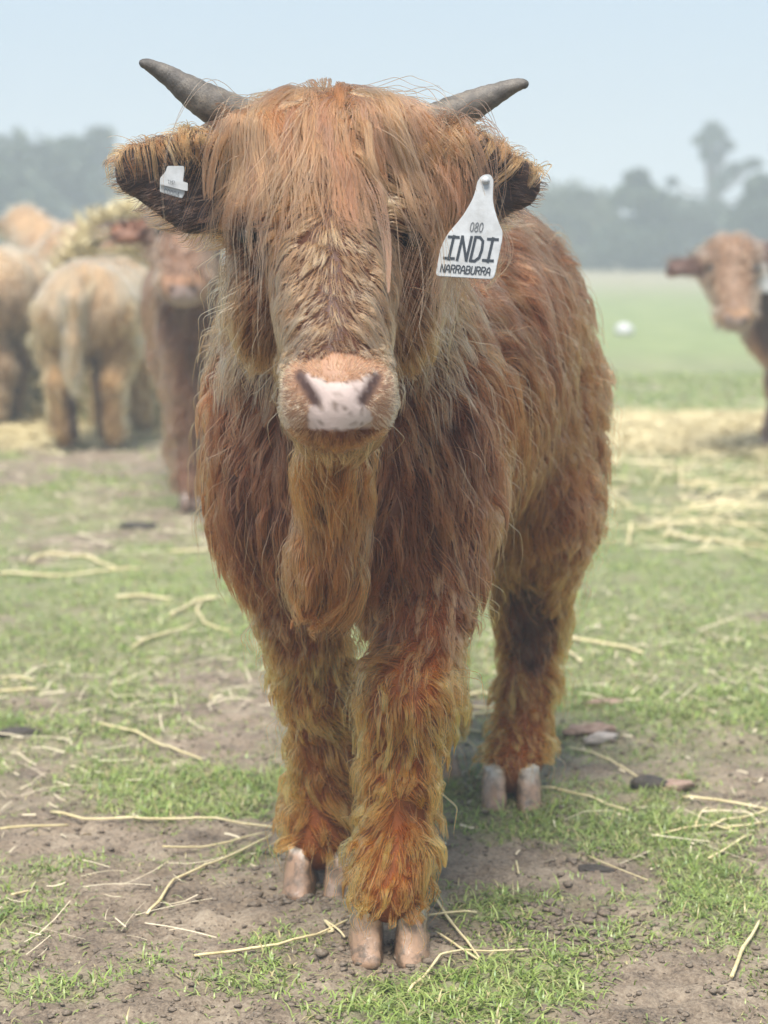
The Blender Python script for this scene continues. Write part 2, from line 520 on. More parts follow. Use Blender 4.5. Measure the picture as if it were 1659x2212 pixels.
def build_ground():
    ys = [-1.5, -0.5, 0.4, 1.0, 1.5]
    y = 1.9
    while y < 380:
        ys.append(y); y += max(0.0085, 0.0085 * (y / 3.2) ** 1.9) if y < 8 else 0.012 * y
    ys.append(385)
    ys = np.array(ys)
    u = np.linspace(-1, 1, 421); u = np.sign(u) * np.abs(u) ** 1.7
    X = u[None, :] * (1.3 + 0.72 * np.maximum(ys, 0))[:, None]; Y = np.repeat(ys[:, None], len(u), 1)
    Z = ground_h(X, Y)
    g = np.clip(grass_mask(X, Y), 0, 1.3)
    nu, nv = len(u), len(ys)
    V = np.stack([X, Y, Z], -1).reshape(-1, 3)
    i = np.arange((nv - 1) * nu).reshape(nv - 1, nu)[:, :-1].ravel()
    F = np.stack([i, i + 1, i + nu + 1, i + nu], 1)
    m, nt, b = new_mat('paddock_ground')
    tc = N(nt, 'ShaderNodeTexCoord'); at = N(nt, 'ShaderNodeAttribute', attribute_name='cover')
    sp = N(nt, 'ShaderNodeSeparateColor'); nt.links.new(at.outputs['Color'], sp.inputs[0])
    n1 = N(nt, 'ShaderNodeTexNoise', Scale=9.0, Detail=8, Roughness=0.7)
    n2 = N(nt, 'ShaderNodeTexNoise', Scale=170.0, Detail=7, Roughness=0.8)
    n3 = N(nt, 'ShaderNodeTexNoise', Scale=2.3, Detail=4)
    for n in (n1, n2, n3): nt.links.new(tc.outputs['Object'], n.inputs['Vector'])
    mud = ramp(nt, [(0.38, (0.060, 0.045, 0.032)), (0.47, (0.185, 0.139, 0.096)), (0.62, (0.385, 0.312, 0.225))])
    mixn = N(nt, 'ShaderNodeMath', operation='MULTIPLY_ADD'); mixn.inputs[1].default_value = 0.55
    nt.links.new(n2.outputs['Fac'], mixn.inputs[0])
    sc = N(nt, 'ShaderNodeMath', operation='MULTIPLY'); sc.inputs[1].default_value = 0.45
    nt.links.new(n1.outputs['Fac'], sc.inputs[0]); nt.links.new(sc.outputs[0], mixn.inputs[2])
    nt.links.new(mixn.outputs[0], mud.inputs[0])
    grn = ramp(nt, [(0.3, (0.15, 0.19, 0.065)), (0.7, (0.25, 0.28, 0.115))])
    nt.links.new(n3.outputs['Fac'], grn.inputs[0])
    dry = ramp(nt, [(0.3, (0.24, 0.21, 0.13)), (0.7, (0.33, 0.29, 0.19))])
    nt.links.new(n3.outputs['Fac'], dry.inputs[0])
    mA = N(nt, 'ShaderNodeMixRGB'); mB = N(nt, 'ShaderNodeMixRGB')
    nt.links.new(sp.outputs[0], mA.inputs['Fac']); nt.links.new(mud.outputs[0], mA.inputs['Color1']); nt.links.new(grn.outputs[0], mA.inputs['Color2'])
    nt.links.new(sp.outputs[1], mB.inputs['Fac']); nt.links.new(mA.outputs[0], mB.inputs['Color1']); nt.links.new(dry.outputs[0], mB.inputs['Color2'])
    nt.links.new(mB.outputs[0], b.inputs['Base Color'])
    rr = N(nt, 'ShaderNodeMapRange'); rr.inputs[3].default_value = 0.45; rr.inputs[4].default_value = 0.85
    nt.links.new(n1.outputs['Fac'], rr.inputs[0]); nt.links.new(rr.outputs[0], b.inputs['Roughness'])
    b.inputs['Specular IOR Level'].default_value = 0.35
    bp = N(nt, 'ShaderNodeBump', Strength=0.6, Distance=0.012)
    nt.links.new(n2.outputs['Fac'], bp.inputs['Height']); nt.links.new(bp.outputs[0], b.inputs['Normal'])
    o = mesh_np('ground', V, F, m)
    far = np.clip((Y - 12) / 5, 0, 1)
    gr = np.clip((g - 0.45) * 1.6, 0, 1) * 0.42 * (1 - far) + far * np.clip(0.85 + (g - .6) * .3, 0, 1)
    gr = np.maximum(gr, np.clip((Y - 2.8) / 2.6, 0, 1) * np.clip((g - 0.12) * 1.5, 0, 0.72))
    dr = np.clip((Y - 30) / 12, 0, 1) * 0.9
    gr, dr = gr.ravel(), dr.ravel()
    vcol(o, 'cover', np.stack([gr, dr, gr * 0], 1))
    tag(o, kind='structure')
    return o
build_ground()

def on_ground(x, y, dz=0.0):
    return np.stack([x, y, ground_h(x, y) + dz], -1)

# ------------------------------------------------------------------ the calf in front
# coat regions
BODY, CHEST, NECK, FACE, POLL, MUZZLE, JAW, EAR, FLEG, HLEG, TUFT, THIGH = range(1, 13)
DARK = np.array([0.040, 0.012, 0.005]); RED = np.array([0.330, 0.094, 0.031]); TAN = np.array([0.51, 0.212, 0.078])
GOLD = np.array([0.82, 0.228, 0.042]); PALE = np.array([0.60, 0.38, 0.21]); MAUVE = np.array([0.310, 0.122, 0.066])

def lerp(a, b, t):
    t = np.asarray(t)[:, None] if np.ndim(t) else t
    return a * (1 - t) + b * t

def build_hero():
    base = np.array([0.07, 3.0, 0.0])
    f = Field((-0.42, 2.12, 0.0), (0.46, 3.86, 1.20), 0.0055)
    P = pt
    # trunk
    f.cone((-.005, 2.90, .725), (.052, 3.18, .775), .172, .204, BODY, .07)
    f.cone((.052, 3.18, .775), (.066, 3.50, .785), .204, .186, BODY, .07)
    f.ell((.120, 3.38, .795), (.198, .26, .205), BODY, .06)
    f.ell((.058, 3.22, .67), (.172, .34, .215), BODY, .07)
    f.ell(P(752, 940, 2.80), (.120, .17, .22), CHEST, .08)
    f.ell(P(745, 1060, 2.75), (.105, .13, .125), CHEST, .07)
    f.ell(P(960, 1050, 2.83), (.062, .13, .15), CHEST, .06)
    f.ell(P(560, 1000, 2.84), (.058, .13, .17), CHEST, .06)
    # neck
    f.cone(P(730, 470, 2.70), P(745, 800, 2.84), .120, .150, NECK, .07)
    # front leg on the picture's right, leading
    f.chain([P(930, 1130, 2.80), P(912, 1330, 2.74), P(882, 1530, 2.68), P(862, 1690, 2.665), P(853, 1830, 2.655), P(843, 1905, 2.635), P(838, 1935, 2.62)],
            [.060, .047, .043, .032, .036, .032, .030], FLEG, .05)
    f.ell(P(885, 1520, 2.665), (.046, .045, .05), FLEG, .03)
    # other front leg
    f.chain([P(620, 1130, 2.86), P(655, 1320, 2.87), P(690, 1500, 2.90), P(708, 1640, 2.92), P(704, 1740, 2.93), P(695, 1805, 2.915), P(690, 1825, 2.905)],
            [.060, .047, .043, .032, .036, .032, .030], FLEG, .05)
    # hind legs
    f.chain([P(1170, 870, 3.46), P(1168, 1120, 3.40), P(1150, 1330, 3.50), P(1140, 1480, 3.47), P(1122, 1610, 3.43), P(1108, 1650, 3.385), P(1106, 1668, 3.36)],
            [.105, .080, .047, .034, .036, .032, .030], HLEG, .05)
    f.ell(P(1135, 900, 3.42), (.080, .19, .20), THIGH, .07)
    f.chain([(.015, 3.52, .60), (.05, 3.50, .44), (.075, 3.60, .33), (.082, 3.58, .20), (.085, 3.55, .10), (.085, 3.52, .045)],
            [.14, .085, .05, .036, .038, .036], HLEG, .05)
    # tail
    f.chain([(.165, 3.72, .86), (.18, 3.775, .70), (.185, 3.78, .5), (.185, 3.77, .34)], [.035, .024, .02, .018], BODY, .03)
    # head
    f.ell(P(722, 310, 2.57), (.128, .080, .044), POLL, .045)
    f.ell(P(716, 420, 2.55), (.108, .085, .115), FACE, .05)
    f.cone(P(716, 500, 2.50), P(726, 770, 2.36), .082, .056, FACE, .05)
    f.ell(P(731, 856, 2.328), (.056, .051, .046), MUZZLE, .03)
    f.cone(P(731, 848, 2.315), P(731, 893, 2.317), .040, .036, MUZZLE, .025)
    f.cone(P(662, 834, 2.325), P(662, 880, 2.33), .024, .026, MUZZLE, .022)
    f.cone(P(800, 836, 2.325), P(800, 880, 2.33), .024, .026, MUZZLE, .022)
    f.ell(P(727, 905, 2.375), (.040, .050, .024), JAW, .03)
    f.cone(P(720, 640, 2.60), P(728, 890, 2.40), .085, .042, JAW, .05)
    f.ell(P(565, 640, 2.55), (.040, .06, .08), JAW, .05)
    f.ell(P(875, 645, 2.55), (.040, .06, .08), JAW, .05)
    f.ell(P(545, 480, 2.50), (.032, .035, .026), FACE, .04)     # brows
    f.ell(P(880, 488, 2.50), (.032, .035, .026), FACE, .04)
    f.ell(P(536, 512, 2.455), (.020, .022, .016), FACE, .015, cut=True)
    f.ell(P(888, 519, 2.455), (.020, .022, .016), FACE, .015, cut=True)
    # ears: leaf shaped cups
    f.cone(P(500, 415, 2.57), P(430, 400, 2.55), .05, .042, EAR, .03)
    f.cone(P(412, 392, 2.53), P(302, 372, 2.54), .064, .033, EAR, .02, flat=((0.15, 1, 0.1), 3.0))
    f.cone(P(420, 396, 2.505), P(312, 376, 2.515), .056, .026, EAR, .010, cut=True, flat=((0.15, 1, 0.1), 3.0))
    f.cone(P(955, 415, 2.57), P(1010, 405, 2.55), .05, .042, EAR, .03)
    f.cone(P(1028, 398, 2.53), P(1110, 398, 2.54), .063, .034, EAR, .02, flat=((-0.15, 1, 0.1), 3.0))
    f.cone(P(1020, 402, 2.505), P(1100, 402, 2.515), .055, .027, EAR, .010, cut=True, flat=((-0.15, 1, 0.1), 3.0))
    # nostrils and mouth line
    f.cone(P(646, 812, 2.270), P(676, 862, 2.266), .0085, .0115, MUZZLE, .010, cut=True)
    f.cone(P(814, 816, 2.270), P(788, 864, 2.266), .0080, .0100, MUZZLE, .010, cut=True)
    for a, b in ((640, 690), (690, 770), (770, 822)):
        f.cone(P(a, 928, 2.30 if a != 690 else 2.27), P(b, 928, 2.27 if a == 640 else (2.27 if a == 690 else 2.30)), .006, .006, MUZZLE, .008, cut=True)
    # hanging brisket tuft core
    f.chain([P(712, 960, 2.46), P(714, 1080, 2.54), P(706, 1200, 2.58), P(706, 1255, 2.60)], [.024, .015, .022, .022], TUFT, .04)
    f.done()
    V, F = f.surface()
    root = empty('highland_calf', base)
    tag(root, 'shaggy reddish brown calf with horns and white ear tags, standing closest and facing the camera', 'calf')

    # skin tint
    pxw = lambda p: (829.5 + p[:, 0] / (p[:, 1] * math.cos(PITCH) - (p[:, 2] - CAM_H) * math.sin(PITCH)) * 4424,
                     1106 - ((p[:, 2] - CAM_H) * math.cos(PITCH) + p[:, 1] * math.sin(PITCH)) / (p[:, 1] * math.cos(PITCH) - (p[:, 2] - CAM_H) * math.sin(PITCH)) * 4424)
    def pad_mask(p):
        """The bare nose pad: wide at the nostril tops, waisted between them, wide again at the lip."""
        x, y = pxw(p)
        front = p[:, 1] < 2.34
        yy = np.array([795, 805, 822, 845, 868, 882, 900, 918, 926])
        lf = np.array([646, 648, 660, 676, 688, 672, 660, 664, 668])
        rg = np.array([814, 812, 803, 790, 778, 794, 806, 802, 796])
        l, r = np.interp(y, yy, lf), np.interp(y, yy, rg)
        top = 803 + 26 * (1 - np.clip(np.abs(x - 731) / 80, 0, 1) ** 1.3)
        e = noise3(p, 160, 4) * 8 - 4
        return front & (x + e > l) & (x + e < r) & (y + e > top) & (y < 926)
    def nostril_mask(p, soft=False):
        x, y = pxw(p)
        def seg(ax, ay, bx, by):
            t = np.clip(((x - ax) * (bx - ax) + (y - ay) * (by - ay)) / ((bx - ax) ** 2 + (by - ay) ** 2), 0, 1)
            return np.hypot(x - ax - t * (bx - ax), y - ay - t * (by - ay))
        d = np.where(p[:, 1] < 2.36, np.minimum(seg(648, 812, 682, 866), seg(812, 816, 784, 864)), 99)
        return d if soft else d < 11.5
    tg = f.tags(V)
    nz = noise3(V, 30, 7)
    col = np.tile(RED * 0.28, (len(V), 1))
    col[(tg == FLEG) | (tg == HLEG) | (tg == TUFT)] = GOLD * 0.22
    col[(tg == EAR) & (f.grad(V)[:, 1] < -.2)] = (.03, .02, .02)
    mz = tg == MUZZLE
    col[tg == FACE] = RED * .16
    col[mz] = np.array([0.30, 0.165, 0.10])
    nm = nostril_mask(V); pm = pad_mask(V)
    spots = np.clip((noise3(V, 210, 12) - 0.66) * 6, 0, 1)
    pc = lerp(np.array([0.56, 0.44, 0.39]), np.array([0.40, 0.33, 0.27]), np.clip((nz - .35) * 2, 0, 1))
    pc = lerp(pc, np.array([0.17, 0.12, 0.09]), spots * 0.8)
    col[pm] = pc[pm]
    nd = np.clip((19 - nostril_mask(V, True)) / 13, 0, 1)
    col = lerp(col, np.array([0.06, 0.032, 0.026]), nd)
    xv, yv = pxw(V); col[mz & (yv > 927)] = RED * .35
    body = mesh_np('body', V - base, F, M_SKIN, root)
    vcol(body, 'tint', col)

    # hair ---------------------------------------------------------------
    n = 190000
    S = sample_surface(V, F, n * 2)
    S = S[f.grad(S)[:, 1] < 0.80]                   # what faces well away shows nothing
    tgj = f.tags(S + rng.normal(0, .012, S.shape))
    tgs = f.tags(S)
    tgj = np.where((tgj == EAR) | (tgj == MUZZLE) | (tgs == EAR) | (tgs == MUZZLE) | (tgj == 0), tgs, tgj)
    X, Y_ = pxw(S)
    nrm = f.grad(S)
    #            dens  L    lift grav wave hgt  clump
    par = {BODY: (1.0, .085, .32, .35, .22, .017, .8), CHEST: (1.1, .080, .36, .55, .30, .017, .8), NECK: (1.0, .075, .45, .45, .30, .022, .7),
           FACE: (3.0, .034, .22, .18, .10, .006, .50), POLL: (1.0, .045, .5, .3, .3, .015, .6), MUZZLE: (3.6, .0065, .9, .1, .1, .003, .15),
           JAW: (2.0, .045, .35, .45, .20, .010, .65), EAR: (2.0, .016, .35, .4, .25, .006, .4), FLEG: (2.0, .044, .36, .45, .34, .016, .85),
           HLEG: (1.6, .041, .36, .45, .30, .015, .8), TUFT: (2.6, .088, .50, .6, .38, .022, .85), THIGH: (1.1, .070, .35, .4, .26, .02, .7)}
    T = np.array([par.get(i, par[BODY]) for i in range(13)])[tgj]
    keep = rng.random(len(S)) < T[:, 0] / 3.6
    bare = pad_mask(S) | nostril_mask(S) | (S[:, 2] < 0.060)
    keep &= ~bare
    # more roots where the surface fills more of the picture: front first
    S, T, tgj, X, Y_, nrm = S[keep], T[keep], tgj[keep], X[keep], Y_[keep], nrm[keep]
    n = len(S)
    comb = np.zeros((n, 3))
    def setc(mask, c): comb[mask] = c if np.ndim(c) == 1 else c[mask]
    cx = np.array([0.02, 0, 0.9]) 
    setc(np.isin(tgj, (BODY, THIGH)), np.array([0.10, 0.62, -0.85]))
    setc(tgj == CHEST, np.array([0.0, 0.10, -1.0]))
    nk = np.stack([(X - 735) * 0.0012, np.full(n, .25), np.full(n, -1.0)], 1)
    setc(tgj == NECK, nk)
    # face: radiates from a whorl between the eyes, then fans off the nose ridge
    fx, fy = (X - 712) / 170.0, (Y_ - 450) / 170.0
    nose = np.clip((Y_ - 600) / 60, 0, 1) * np.clip((790 - Y_) / 40, 0, 1)
    dx = fx * 1.5 * (1 - nose) + nose * np.tanh((X - 724 + rng.normal(0, 16, n)) / 14) * (0.55 + 0.25 * np.clip(np.abs(X - 724) / 60, 0, 1))
    dz = -np.maximum(fy, 0.15) * (1 - nose) - nose * 0.75
    fc = unit(np.stack([dx, np.zeros(n), dz], 1)) + np.array([0, 0.0, -0.15])
    setc(np.isin(tgj, (FACE,)), fc)
    jc = np.stack([(X - 725) * 0.003, np.full(n, .35), np.full(n, -1.0)], 1)
    setc(tgj == JAW, jc)
    pc = np.stack([(X - 722) * 0.004, np.full(n, -.4), np.full(n, -.8)], 1)
    setc(tgj == POLL, pc)
    mc = unit(np.stack([(X - 731) / 60, np.full(n, .3), -(Y_ - 840) / 60], 1))
    setc(tgj == MUZZLE, mc)
    sgn = np.sign(X - 720)
    ec = np.stack([sgn * 0.9, np.full(n, 0.0), np.full(n, -.15)], 1)
    setc(tgj == EAR, ec)
    lsw = noise3(S, 9, 31) - 0.5
    lc = np.stack([lsw * 1.1 + nrm[:, 0] * .25, np.full(n, 0.0) + nrm[:, 1] * .1, np.full(n, -1.0)], 1)
    setc(np.isin(tgj, (FLEG, HLEG)), lc)
    setc(tgj == TUFT, np.stack([(X - 705) * .004, np.full(n, -.05), np.full(n, -1.0)], 1))
    L = T[:, 1] * (0.6 + 0.6 * rng.random(n))
    lift = T[:, 2].copy(); wave = T[:, 4]
    # short pasterns, long feathers above them
    leg = np.isin(tgj, (FLEG, HLEG))
    lowf = leg & (S[:, 2] < 0.105)
    L[lowf] *= np.clip((S[lowf, 2] - 0.045) / 0.08, 0.22, 1)
    L[leg & (S[:, 2] > .3)] *= 1.05
    eyed = np.minimum(np.hypot(X - 534, Y_ - 508), np.hypot(X - 889, Y_ - 516))
    L[(tgj == FACE) & (eyed < 45)] *= 0.35
    L[(tgj == FACE) & (Y_ > 740)] *= 0.5
    L[(tgj == FACE) & (np.abs(X - 720) < 60) & (Y_ > 500)] *= 0.75
    # ears: dark short down inside, long pale fringe along the upper rim
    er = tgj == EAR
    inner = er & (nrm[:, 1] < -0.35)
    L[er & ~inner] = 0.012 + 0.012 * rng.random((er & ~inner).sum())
    # colour
    big = noise3(S, 7, 51); med = noise3(S, 24, 52); fine = rng.random(n)
    c = lerp(RED, MAUVE, np.clip((big - .3) * 1.8, 0, 1))
    c = lerp(c, TAN, np.clip((med - .48) * 2.4, 0, 1) * 0.75)
    c = lerp(c, DARK, np.clip((0.42 - med) * 3.2, 0, 1) * 0.75)
    up = np.isin(tgj, (FACE, JAW, NECK))
    cf = lerp(TAN, PALE, np.clip((med - .35) * 1.6, 0, 1) * .6); cf = lerp(cf, RED, np.clip((.5 - big) * 2, 0, 1) * .6)
    c[up] = lerp(c, cf, .65)[up]
    ctr = (tgj == FACE) * np.exp(-((X - 718) / 95) ** 2) * np.clip((Y_ - 430) / 60, 0, 1)
    c = lerp(c, lerp(TAN, PALE, .45) * (.75 + .4 * med)[:, None], ctr * .62)
    chd = (tgj == CHEST)
    c[chd] = lerp(c, RED * np.array([1.05, .9, .85]), .5)[chd]
    c[chd] = lerp(c, DARK, np.clip((.55 - noise3(S, 10, 58)) * 3, 0, 1) * .7)[chd]
    cl = lerp(GOLD, GOLD * np.array([.58, .54, .50]), np.clip((noise3(S, 26, 61) - .4) * 2.4, 0, 1))
    zt = np.clip((S[:, 2] - .33) / .12, 0, 1)
    cl = lerp(cl, c, zt * .85)
    c[leg] = cl[leg]
    th = np.isin(tgj, (THIGH, BODY)) & (S[:, 2] < .52)
    c[th] = lerp(c, GOLD * .8, np.clip((.54 - S[:, 2]) / .12, 0, .8))[th]
    # nearly black patch of hair on the hind leg
    dark_patch = (tgj == HLEG) & (np.hypot((X - 1145) / 55, (Y_ - 1340) / 105) < 0.9 + 0.4 * (med - .5)) & (S[:, 0] > .1)
    c[dark_patch] = lerp(np.array([.014, .010, .008]), c, .08)[dark_patch]
    c[tgj == TUFT] = lerp(GOLD * np.array([.62, .56, .75]), RED * 1.05, np.clip((.5 - med) * 2.5 + .5, 0, 1))[tgj == TUFT]
    m = tgj == MUZZLE
    c[m] = lerp(np.array([.33, .185, .10]), np.array([.50, .32, .175]), fine)[m]
    lo = m & (Y_ > 922); c[lo] = lerp(RED * .5, TAN * .6, fine)[lo]; L[lo] = .016
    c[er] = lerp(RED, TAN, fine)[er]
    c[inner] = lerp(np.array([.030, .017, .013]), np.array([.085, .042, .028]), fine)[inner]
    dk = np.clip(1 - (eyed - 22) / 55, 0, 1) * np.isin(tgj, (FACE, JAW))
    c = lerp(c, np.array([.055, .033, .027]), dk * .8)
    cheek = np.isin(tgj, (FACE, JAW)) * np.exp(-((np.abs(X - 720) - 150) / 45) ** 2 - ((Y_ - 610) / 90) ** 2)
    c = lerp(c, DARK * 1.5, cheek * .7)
    c[np.isin(tgj, (BODY, CHEST, THIGH))] *= np.array([.92, .80, .72])
    c0 = c.copy()
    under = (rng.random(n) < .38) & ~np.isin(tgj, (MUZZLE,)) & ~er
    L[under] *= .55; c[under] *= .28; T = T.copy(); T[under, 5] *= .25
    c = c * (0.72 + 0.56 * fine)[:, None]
    def clear_eyes(s, keepp=.2):
        x, y = pxw(s.reshape(-1, 3)); x = x.reshape(s.shape[:2]); y = y.reshape(s.shape[:2])
        near = np.minimum(np.hypot((x - 535) / 26, (y - 509) / 17), np.hypot((x - 888) / 26, (y - 517) / 17)) < 1
        edge = np.interp(y, [470, 500, 600, 700, 800], [468, 482, 496, 478, 452])
        near = near | ((x < edge - 6) & (y > 478) & (y < 790))
        wild = ((x < 330) | (x > 1110)).any(1) & (y < 560).any(1)
        return ~((near.any(1) & (rng.random(len(s)) > keepp)) | wild)
    groups = [((BODY, THIGH), 8), ((CHEST, NECK), 8), ((FACE, POLL, JAW), 7), ((MUZZLE, EAR), 4), ((FLEG, HLEG), 8), ((TUFT,), 8)]
    allS, allc, allr = [], [], []
    for ids, K in groups:
        k = np.isin(tgj, ids)
        K = 8
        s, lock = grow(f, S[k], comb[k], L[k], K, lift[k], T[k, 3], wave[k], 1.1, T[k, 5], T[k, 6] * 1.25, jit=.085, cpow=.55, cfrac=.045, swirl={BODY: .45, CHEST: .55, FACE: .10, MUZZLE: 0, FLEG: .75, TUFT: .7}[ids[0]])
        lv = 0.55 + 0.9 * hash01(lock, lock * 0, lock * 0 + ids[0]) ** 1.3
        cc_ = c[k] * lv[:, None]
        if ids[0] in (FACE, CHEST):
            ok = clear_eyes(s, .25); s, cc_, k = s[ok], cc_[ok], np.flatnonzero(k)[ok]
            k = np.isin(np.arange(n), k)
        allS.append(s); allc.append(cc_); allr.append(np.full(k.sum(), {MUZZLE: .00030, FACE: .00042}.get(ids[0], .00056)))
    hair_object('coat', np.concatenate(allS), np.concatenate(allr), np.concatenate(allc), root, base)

    # forelock: long wet strands from the poll over the forehead ---------------------
    cand = sample_surface(V, F, 400000)
    x, y = pxw(cand); t_ = f.tags(cand)
    k = np.isin(t_, (POLL, FACE)) & (y < 330) & (cand[:, 1] < 2.66)
    cand = cand[k]; x = x[k]; y = y[k]
    k = rng.random(len(cand)) < np.clip((345 - y) / 120, .25, 1)
    cand = cand[k][:6400]; x, y = pxw(cand); n = len(cand)
    dx = (x - 718) / 250
    cmb = np.stack([dx * 1.05, np.full(n, -.45), np.full(n, -.70)], 1)
    ll = .045 + .15 * noise3(cand, 60, 77) ** 1.4 + .03 * rng.random(n)
    s, lock = grow(f, cand, cmb, ll * (0.85 + 1.1 * np.abs(dx)), 16, .20, .75, .34, 1.2, .013, .98, jit=.10, cpow=0.45, cfrac=.030, swirl=.75)
    lv = hash01(lock, lock * 0, lock * 0 + 9); g = hash01(lock, lock * 0, lock * 0 + 19)
    c = lerp(MAUVE, lerp(TAN, PALE, .15), np.clip(lv * 1.3 - .3, 0, 1) * .75); c = lerp(c, RED, np.clip((.35 - g) * 3, 0, 1) * .8)
    c *= (.62 + .42 * rng.random(n))[:, None]
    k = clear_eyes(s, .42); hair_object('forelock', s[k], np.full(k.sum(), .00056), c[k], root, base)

    k = (rng.random(len(cand)) < .05) & (np.abs(x - 718) < 170)
    q = cand[k]; xx, yy = pxw(q); m_ = len(q); dd = (xx - 718) / 250
    s, lock = grow(f, q, np.stack([np.sign(dd) * (.35 + .75 * np.abs(dd)), np.full(m_, -.6), np.full(m_, -.8)], 1), .19 + .13 * rng.random(m_), 18, .4, .95, .30, 1.3, .030, .95, jit=.1, cpow=.5, cfrac=.10, swirl=.5)
    k = clear_eyes(s, .35); s = s[k]; m_ = len(s)
    hair_object('forelock', s, np.full(m_, .00046), lerp(MAUVE, TAN * 1.2, rng.random(m_) * .8), root, base)

    # loose guard hairs lying over the coat ------------------------------------------
    k = np.isin(tgj, (BODY, THIGH, CHEST, NECK, FLEG, HLEG, TUFT, JAW)) & (rng.random(len(S)) < .022)
    q = S[k]; m_ = len(q)
    s, lock = grow(f, q, comb[k], T[k, 1] * (1.0 + .5 * rng.random(m_)), 12, .40, .55, .35, 1.3, .030, .8, jit=.18, cpow=.7, cfrac=.15, swirl=.7)
    gc = lerp(c0[k], TAN * 1.2, .35 + .4 * rng.random(m_))
    gc[leg[k]] = lerp(gc, GOLD * 1.25, .7)[leg[k]]
    hair_object('guard_hair', s, np.full(m_, .00045), gc, root, base)

    # ear fringes hang over the dark cups --------------------------------------------
    ear_s, ear_c = [], []
    cand = sample_surface(V, F, 500000); cand = cand[f.tags(cand) == EAR]
    x, y = pxw(cand); nn = f.grad(cand)
    for side in (-1, 1):
        k = (np.sign(x - 720) == side) & (nn[:, 2] > .45)
        q = cand[k][:2600]; xx, yy = pxw(q); m_ = len(q)
        cmb = np.stack([np.full(m_, -side * .10) + rng.normal(0, .16, m_), np.full(m_, -.75), np.full(m_, -.55)], 1)
        s, lock = grow(f, q, cmb, .026 + .042 * rng.random(m_) ** 1.5, 9, .50, .9, .25, 1.0, .010, .9, jit=.10, cpow=.6, swirl=.5)
        ear_s.append(s); lv = hash01(lock, lock * 0, lock * 0 + 5)
        ear_c.append(lerp(RED * 1.3, TAN * 1.15, lv) * (.8 + .4 * rng.random(m_))[:, None])
    hair_object('ear_fringe', np.concatenate(ear_s), np.full(sum(map(len, ear_s)), .00042), np.concatenate(ear_c), root, base)

    # horns -----------------------------------------------------------------------------
    for pts, rad in (([(530, 258, 2.57), (460, 228, 2.56), (415, 200, 2.555), (370, 168, 2.55), (335, 146, 2.545), (312, 137, 2.54), (302, 141, 2.54)], [.0245, .0240, .0190, .0134, .0094, .0068, .0046]),
                     ([(910, 278, 2.57), (980, 250, 2.56), (1030, 222, 2.555), (1075, 201, 2.55), (1108, 186, 2.545), (1130, 180, 2.54), (1141, 186, 2.54)], [.0245, .0240, .0184, .0130, .0093, .0068, .0046])):
        c = np.array([pt(*q) for q in pts])
        tt = np.linspace(0, len(c) - 1, 40)
        cc = np.stack([np.interp(tt, range(len(c)), c[:, i]) for i in range(3)], 1)
        for _ in range(6): cc[1:-1] = (cc[:-2] + 2 * cc[1:-1] + cc[2:]) / 4
        rr = np.interp(tt, range(len(c)), rad)
        rr = rr * (1 + .030 * np.sin(np.arange(40) * 2.1) * np.clip(1 - np.arange(40) / 26, 0, 1)) * (1 + .012 * rng.normal(size=40))
        rr[-1] *= .45; rr[-2] *= .8
        Vh, Fh = tube(cc, rr, 20)
        Vh = Vh + (noise3(Vh, 120, 81)[:, None] - .5) * .0012
        hn = mesh_np('horn', Vh - base, Fh, M_HORN, root)
        tv = np.clip(np.append(np.repeat(np.arange(40), 20), [0, 39]) / 39.0, 0, 1)
        vcol(hn, 'tint', lerp(lerp(np.array([1.0, .94, .84]), np.array([.85, .84, .82]), np.clip(tv * 2, 0, 1)), np.array([.42, .40, .38]), np.clip((tv - .72) * 3.2, 0, 1)))

    # eyes --------------------------------------------------------------------------------
    for ex, ey, Yc, sx in ((535, 508, 2.478, -1), (888, 516, 2.478, 1)):
        c = pt(ex, ey, Yc)
        th, ph = np.meshgrid(np.linspace(0, math.pi, 17), np.linspace(0, 2 * math.pi, 25), indexing='ij')
        Vs = np.stack([np.sin(th) * np.cos(ph), np.sin(th) * np.sin(ph), np.cos(th)], -1).reshape(-1, 3) * np.array([.0135, .0135, .0115]) + c
        i = np.arange(17 * 25).reshape(17, 25)
        Fs = np.stack([i[:-1, :-1], i[1:, :-1], i[1:, 1:], i[:-1, 1:]], -1).reshape(-1, 4)
        mesh_np('eye', Vs - base, Fs, M_EYE, root)

    # hooves: each toe its own piece ---------------------------------------------------------
    def toe(cx, cy, w, h, length, lean, side, twist=0.0):
        ns, nr = 9, 22
        Vv = []
        for i in range(ns):
            t = i / (ns - 1)                         # sole to coronet
            z = h * t
            wd = w * (1.02 - .20 * t) * (1.01 if i == 0 else 1)
            ln = length * (1.0 - .42 * t)
            oy = cy + lean * t
            for j in range(nr):
                a = 2 * math.pi * j / nr
                ca, sa = math.cos(a), math.sin(a)
                xx = math.copysign(abs(ca) ** .55, ca) * wd / 2
                if xx * side < 0: xx *= .72           # flat inner wall
                yy = -math.copysign(abs(sa) ** .7, sa) * ln / 2
                if yy < 0: xx = xx * (1 - .20 * (yy / (ln / 2)) ** 2) - side * .10 * w * (yy / (ln / 2)) ** 2
                rg = 1 + .012 * math.sin(t * 26)
                Vv.append((cx + xx * rg * math.cos(twist) - yy * math.sin(twist), oy + yy * rg * math.cos(twist) + xx * math.sin(twist), z - .004))
        Fv = []
        for i in range(ns - 1):
            for j in range(nr):
                Fv.append((i * nr + j, i * nr + (j + 1) % nr, (i + 1) * nr + (j + 1) % nr, (i + 1) * nr + j))
        o = (ns - 1) * nr
        Vv.append((cx, cy, .004)); Vv.append((cx, cy + lean, h + .006)); a, b = len(Vv) - 2, len(Vv) - 1
